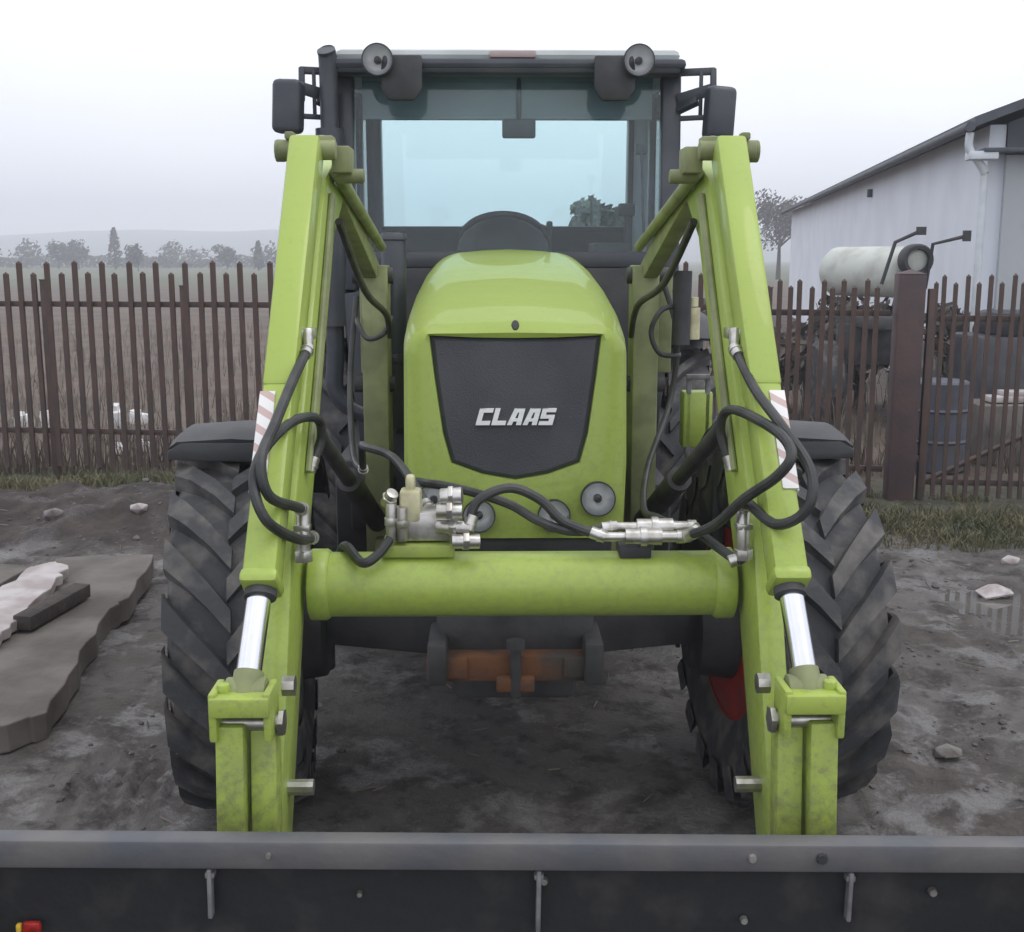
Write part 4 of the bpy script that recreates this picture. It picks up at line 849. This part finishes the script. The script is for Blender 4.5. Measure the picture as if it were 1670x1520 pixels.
def tree_obj(name, loc, h, rad, m, label, cat='tree', n=500, leaf=.3, shape='round', trunk=.25, group=None, seed=0, solid=.0):
    r2 = random.Random(seed); root = empty(name, loc); tag(root, label, cat, group)
    b = MB(); b.cyl((0, 0, -.1), (0, 0, h * (.55 if shape == 'round' else .8)), h * .03, h * .010, 8)
    for i in range(7):
        a = r2.uniform(0, 6.28); z0 = h * r2.uniform(.25, .6); b.cyl((0, 0, z0), (math.cos(a) * rad * .75, math.sin(a) * rad * .75, z0 + h * r2.uniform(.1, .3)), h * .011, h * .003, 5)
    b.build('trunk', 'bark', root)
    c = MB(); vs = []; fs = []
    lob = [(Vector((r2.uniform(-.6, .6) * rad, r2.uniform(-.6, .6) * rad, h * r2.uniform(.35, .85))), rad * r2.uniform(.35, .6)) for _ in range(9)]
    for i in range(n):
        if shape == 'round':
            q, lr = r2.choice(lob); v = Vector((r2.gauss(0, 1), r2.gauss(0, 1), r2.gauss(0, 1))).normalized() * lr * r2.random() ** .4
            p = q + v
            if p.z < h * trunk: continue
        else:
            t = r2.random() ** .8; p = Vector((0, 0, h * (trunk + (1 - trunk) * t))); a = r2.uniform(0, 6.28); rr = rad * (1 - t) ** .7 * r2.random() ** .5 * (1 + .3 * noise.noise(Vector((a, t * 6, seed)))); p += Vector((math.cos(a) * rr, math.sin(a) * rr, 0))
        s_ = leaf * r2.uniform(.5, 1.2); nrm = Vector((r2.gauss(0, 1), r2.gauss(0, 1), r2.gauss(0, 1) + .4)).normalized(); a1 = nrm.orthogonal().normalized(); a2 = nrm.cross(a1); k_ = len(vs)
        vs += [p - a1 * s_, p - a2 * s_ * .5, p + a1 * s_, p + a2 * s_ * .5]; fs += [(k_, k_ + 1, k_ + 2, k_ + 3)]
    c.add(vs, fs); c.build('crown', m, root, smooth=0); return root
def at_far(px, dist):  # bearing of the tree line seen over the fence
    return ((px - 805) / 1900 * (dist + 4.3), dist)
far_trees = [(-5, 190, 4.5, 3.0, 'round', 'hazy bushy tree on the horizon at the far left edge'), (60, 230, 4.8, 4.0, 'round', 'broad hazy bush on the skyline second from the left edge'), (110, 210, 5.0, 3.0, 'round', 'hazy tree on the skyline above the first fence post'), (142, 205, 5.6, 2.6, 'round', 'pointed hazy tree on the skyline left of the tallest one'),
  (200, 200, 7.0, 1.5, 'cone', 'tall slim hazy poplar, tallest on the left skyline'), (236, 180, 3.8, 2.2, 'round', 'small dark hazy tree just right of the tall poplar'), (285, 230, 4.4, 4.2, 'round', 'wide hazy bush in the middle of the left skyline'), (330, 240, 3.2, 5.0, 'round', 'low wide hazy bush on the skyline right of the middle'),
  (378, 200, 4.2, 2.2, 'round', 'small hazy greenish tree on the skyline near the tractor'), (428, 190, 4.6, 1.0, 'cone', 'thin hazy conifer on the skyline beside the left loader arm'), (455, 220, 3.4, 4.0, 'round', 'low hazy bush on the skyline partly behind the left loader arm')]
hb = MB(); rh = random.Random(44); vs = []; fs = []
for i in range(9000):
    t_ = rh.random(); x = -125 + 92 * t_; hh = 2.1 + 1.6 * noise.noise(Vector((x * .09, 0, 7))) + .8 * noise.noise(Vector((x * .4, 3, 7)))
    p = Vector((x, 236 + rh.uniform(-2, 2), max(.2, hh) * rh.random() ** .7)); s_ = rh.uniform(.15, .4); nrm = Vector((rh.gauss(0, 1), rh.gauss(0, 1), rh.gauss(0, 1))).normalized(); a1 = nrm.orthogonal().normalized(); a2 = nrm.cross(a1); k_ = len(vs)
    vs += [p - a1 * s_, p - a2 * s_ * .6, p + a1 * s_, p + a2 * s_ * .6]; fs += [(k_, k_ + 1, k_ + 2, k_ + 3)]
hb.add(vs, fs); tag(hb.build('hedgerow', 'leaf_far', smooth=0), 'low hazy hedgerow along the far edge of the field', 'hedge', kind='stuff')
for i, (px_, dst, h_, rd, shp, lb) in enumerate(far_trees):
    x, y = at_far(px_, dst); tree_obj('hedgerow_tree', (x, y, 0), h_, rd, 'leaf_far', lb, 'tree', 420, .45, shp, .05, 'hedgerow trees on the horizon', seed=20 + i)
for k_, (x, y, h_, rd, lb) in enumerate(((1.62, 14.0, 3.25, .75, 'dark evergreen bush seen through the cab window'), (2.15, 14.3, 3.1, .7, 'dark evergreen bush half hidden by the right cab post'))):
    tree_obj('evergreen_bush', (x, y, 0), h_, rd, 'leaf_dark', lb, 'bush', 2600, .11, 'round', .03, 'evergreen bushes behind the cab', seed=60 + k_)
tree_obj('bare_tree', (27.6, 110.0, 0), 8.6, 2.6, 'twig', 'hazy grey leafless tree left of the white building', 'tree', 2600, .22, 'round', .02, seed=70)
for k_, (x, y, h_, rd, lb) in enumerate(((3.6, 11.2, 1.45, .8, 'low brown shrub behind the fence right of the loader arm'), (4.9, 11.5, 1.5, .85, 'low brown shrub below the pale tank'), (6.2, 11.0, 1.35, .8, 'low brown shrub behind the gate near the right edge'))):
    tree_obj('low_shrub', (x, y, 0), h_, rd, 'twig', lb, 'shrub', 2400, .10, 'round', .0, 'brown shrubs behind the right fence', seed=80 + k_)

# ================================================================== BUILDINGS
bd = empty('white_barn', (6.20, 10.75, 0), R(-9.2)); tag(bd, 'long white barn with dark eaves and a front wall toned darker for shade at the right edge', 'building')
# local x runs along the front to the right, y runs back along the white side wall
EZ = 3.70
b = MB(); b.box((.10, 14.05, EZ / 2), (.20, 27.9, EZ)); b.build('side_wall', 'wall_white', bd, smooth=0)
b = MB(); b.box((4.15, .10, 1.66), (7.9, .20, 3.32)); b.build('front_wall', 'wall_shaded', bd, smooth=0)
b = MB(); b.box((8.0, 14.05, EZ / 2), (.20, 27.6, EZ)); b.box((4.05, 27.9, EZ / 2), (7.6, .20, EZ)); b.build('rear_wall', 'wall_white', bd, smooth=0)
b = MB(); b.prism([(.21, 3.33), (7.88, 3.33), (7.88, EZ + .02), (4.1, 5.25), (.21, EZ + .02)], lambda x, z: Vector((x, .06, z)), lambda x, z: Vector((x, .16, z))); b.build('gable_cladding', 'roof_dark', bd, smooth=0)
b = MB()
for sg in (0, 1):
    q = [(-.28, EZ - .06), (4.1, 5.27), (4.1, 5.39), (-.28, EZ + .06)]
    q = q if not sg else [(8.2 - x, z) for x, z in q]
    b.prism(q, lambda x, z: Vector((x, -.32, z)), lambda x, z: Vector((x, 28.3, z)))
rf_ = b.build('roof', 'roof_dark', bd, smooth=0)
b = MB(); b.box((4.1, -.12, 3.36), (8.5, .42, .05)); b.build('front_canopy', 'roof_dark', rf_, bevel=.008)
b = MB(); b.cyl((-.33, -.32, EZ - .06), (-.33, 28.3, EZ - .06), .06, seg=12); b.build('gutter', 'roof_dark', rf_)
b = MB(); b.box((-.14, -.16, 3.30), (.34, .30, .10)); b.build('gutter_box', 'gutter', bd, bevel=.01)
b = MB(); b.tube([(-.30, -.18, 3.58), (-.30, -.18, 3.40), (-.20, -.17, 3.26), (-.09, -.13, 3.10), (-.08, -.10, 2.9), (-.08, -.10, .05)], .05, 12); b.build('downpipe', 'gutter', bd)
b = MB(); b.box((-.05, 9.5, 3.35), (.09, .14, .16)); b.build('wall_lamp', 'roof_dark', bd, bevel=.01)
# slurry tanker behind the gate post
tk = empty('slurry_tanker', (4.55, 9.6, 0)); tag(tk, 'old pale green tank trailer with black hatch ring behind the gate post', 'tanker')
b = MB(); b.lathe([(-.52, .001), (-.50, .14), (-.44, .25), (-.36, .30), (.62, .30), (.70, .25), (.77, .12), (.79, .001)], 32, 'Y')
rotm = Matrix.Rotation(R(30), 3, 'Z')
b.v = [rotm @ v + Vector((.0, .25, 1.88)) for v in b.v]; tkb = b.build('tank', 'tank', tk)
hc = Vector((.235, -.40, 2.02))
b = MB()
b.lathe([(.10, .185), (-.05, .185), (-.08, .165), (-.08, .125), (-.03, .12), (.1, .12)], 28, 'Y', hc, close=True); b.build('hatch_ring', 'plastic', tkb)
b = MB(); b.lathe([(-.03, .001), (-.035, .09), (-.02, .122)], 24, 'Y', hc); b.build('hatch_cover', 'tank', tkb)
b = MB(); b.tube([(-.20, -.55, 1.75), (-.08, -.58, 2.22), (.16, -.6, 2.33)], .022, 8, smooth=0); b.box((.20, -.6, 2.345), (.10, .05, .09)); b.build('lever', 'plastic', tk)
b = MB(); b.tube([(.34, -.45, 1.70), (.36, -.55, 2.20), (.68, -.6, 2.28)], .022, 8, smooth=0); b.box((.72, -.6, 2.29), (.08, .05, .12)); b.build('lever', 'plastic', tk)
b = MB(); b.box((.05, .4, 1.28), (.5, 1.6, .12)); b.box((.05, .4, 1.0), (.9, .12, .5)); b.build('frame', 'steel', tk, bevel=.01)
for s in (-1, 1):
    b = MB(); b.lathe([(-.14, .25), (-.15, .45), (-.10, .52), (.10, .52), (.15, .45), (.14, .25)], 28, 'X', (.05 + s * .55, .5, .52)); b.cyl((.05 + s * .55 - .08, .5, .52), (.05 + s * .55 + .08, .5, .52), .26); b.build('wheel', 'rubber', tk)
b = MB(); b.box((0, 0, .62), (1.0, .8, 1.24)); b.box((.05, 0, 1.36), (.75, .7, .26))
for v in b.v: v += Vector((noise.noise(v * 3) * .10, noise.noise(v * 4) * .08, 0))
o = b.build('tarpaulin_stack', 'tarp', bevel=.05, loc=(5.55, 8.2, 0)); tag(o, 'dark tarpaulin covered stack behind the gate at the right edge', 'stack')
b = MB(); b.lathe([(0, .001), (0, .27), (.02, .29), (.28, .285), (.30, .30), (.32, .285), (.58, .285), (.60, .30), (.62, .285), (.86, .29), (.88, .27), (.87, .001)], 28, 'Z'); o = b.build('oil_drum', 'blue', loc=(4.25, 6.9, 0)); tag(o, 'faded blue drum standing behind the barred gate', 'drum')
b = MB(); b.box((0, 0, .03), (.5, .25, .06)); b.box((.08, .03, .085), (.36, .2, .05)); o = b.build('board_stack', 'sack', bevel=.01, loc=(5.15, 7.3, .62))
o2 = MB(); o2.box((0, 0, .31), (.9, .6, .6)); o2 = o2.build('crate', 'concrete', bevel=.02, loc=(5.2, 7.35, 0)); tag(o2, 'grey block behind the gate below the dark stack', 'block'); tag(o, 'pale boards lying on a grey block near the right edge', 'boards')

# ================================================================== AIR
hz = MB(); hz.box((0, 480, 24), (3060, 1150, 56)); hob = hz.build('haze', 'hill', smooth=0)
hm = bpy.data.materials.new('thin_damp_air'); hm.use_nodes = True; t = hm.node_tree; t.nodes.clear()
ho = N(t, 'ShaderNodeOutputMaterial'); pv = N(t, 'ShaderNodeVolumePrincipled'); pv.inputs['Color'].default_value = (0.90, 0.93, 1.0, 1); pv.inputs['Density'].default_value = 0.0022
t.links.new(pv.outputs[0], ho.inputs['Volume']); hob.data.materials.clear(); hob.data.materials.append(hm); tag(hob, kind='stuff')
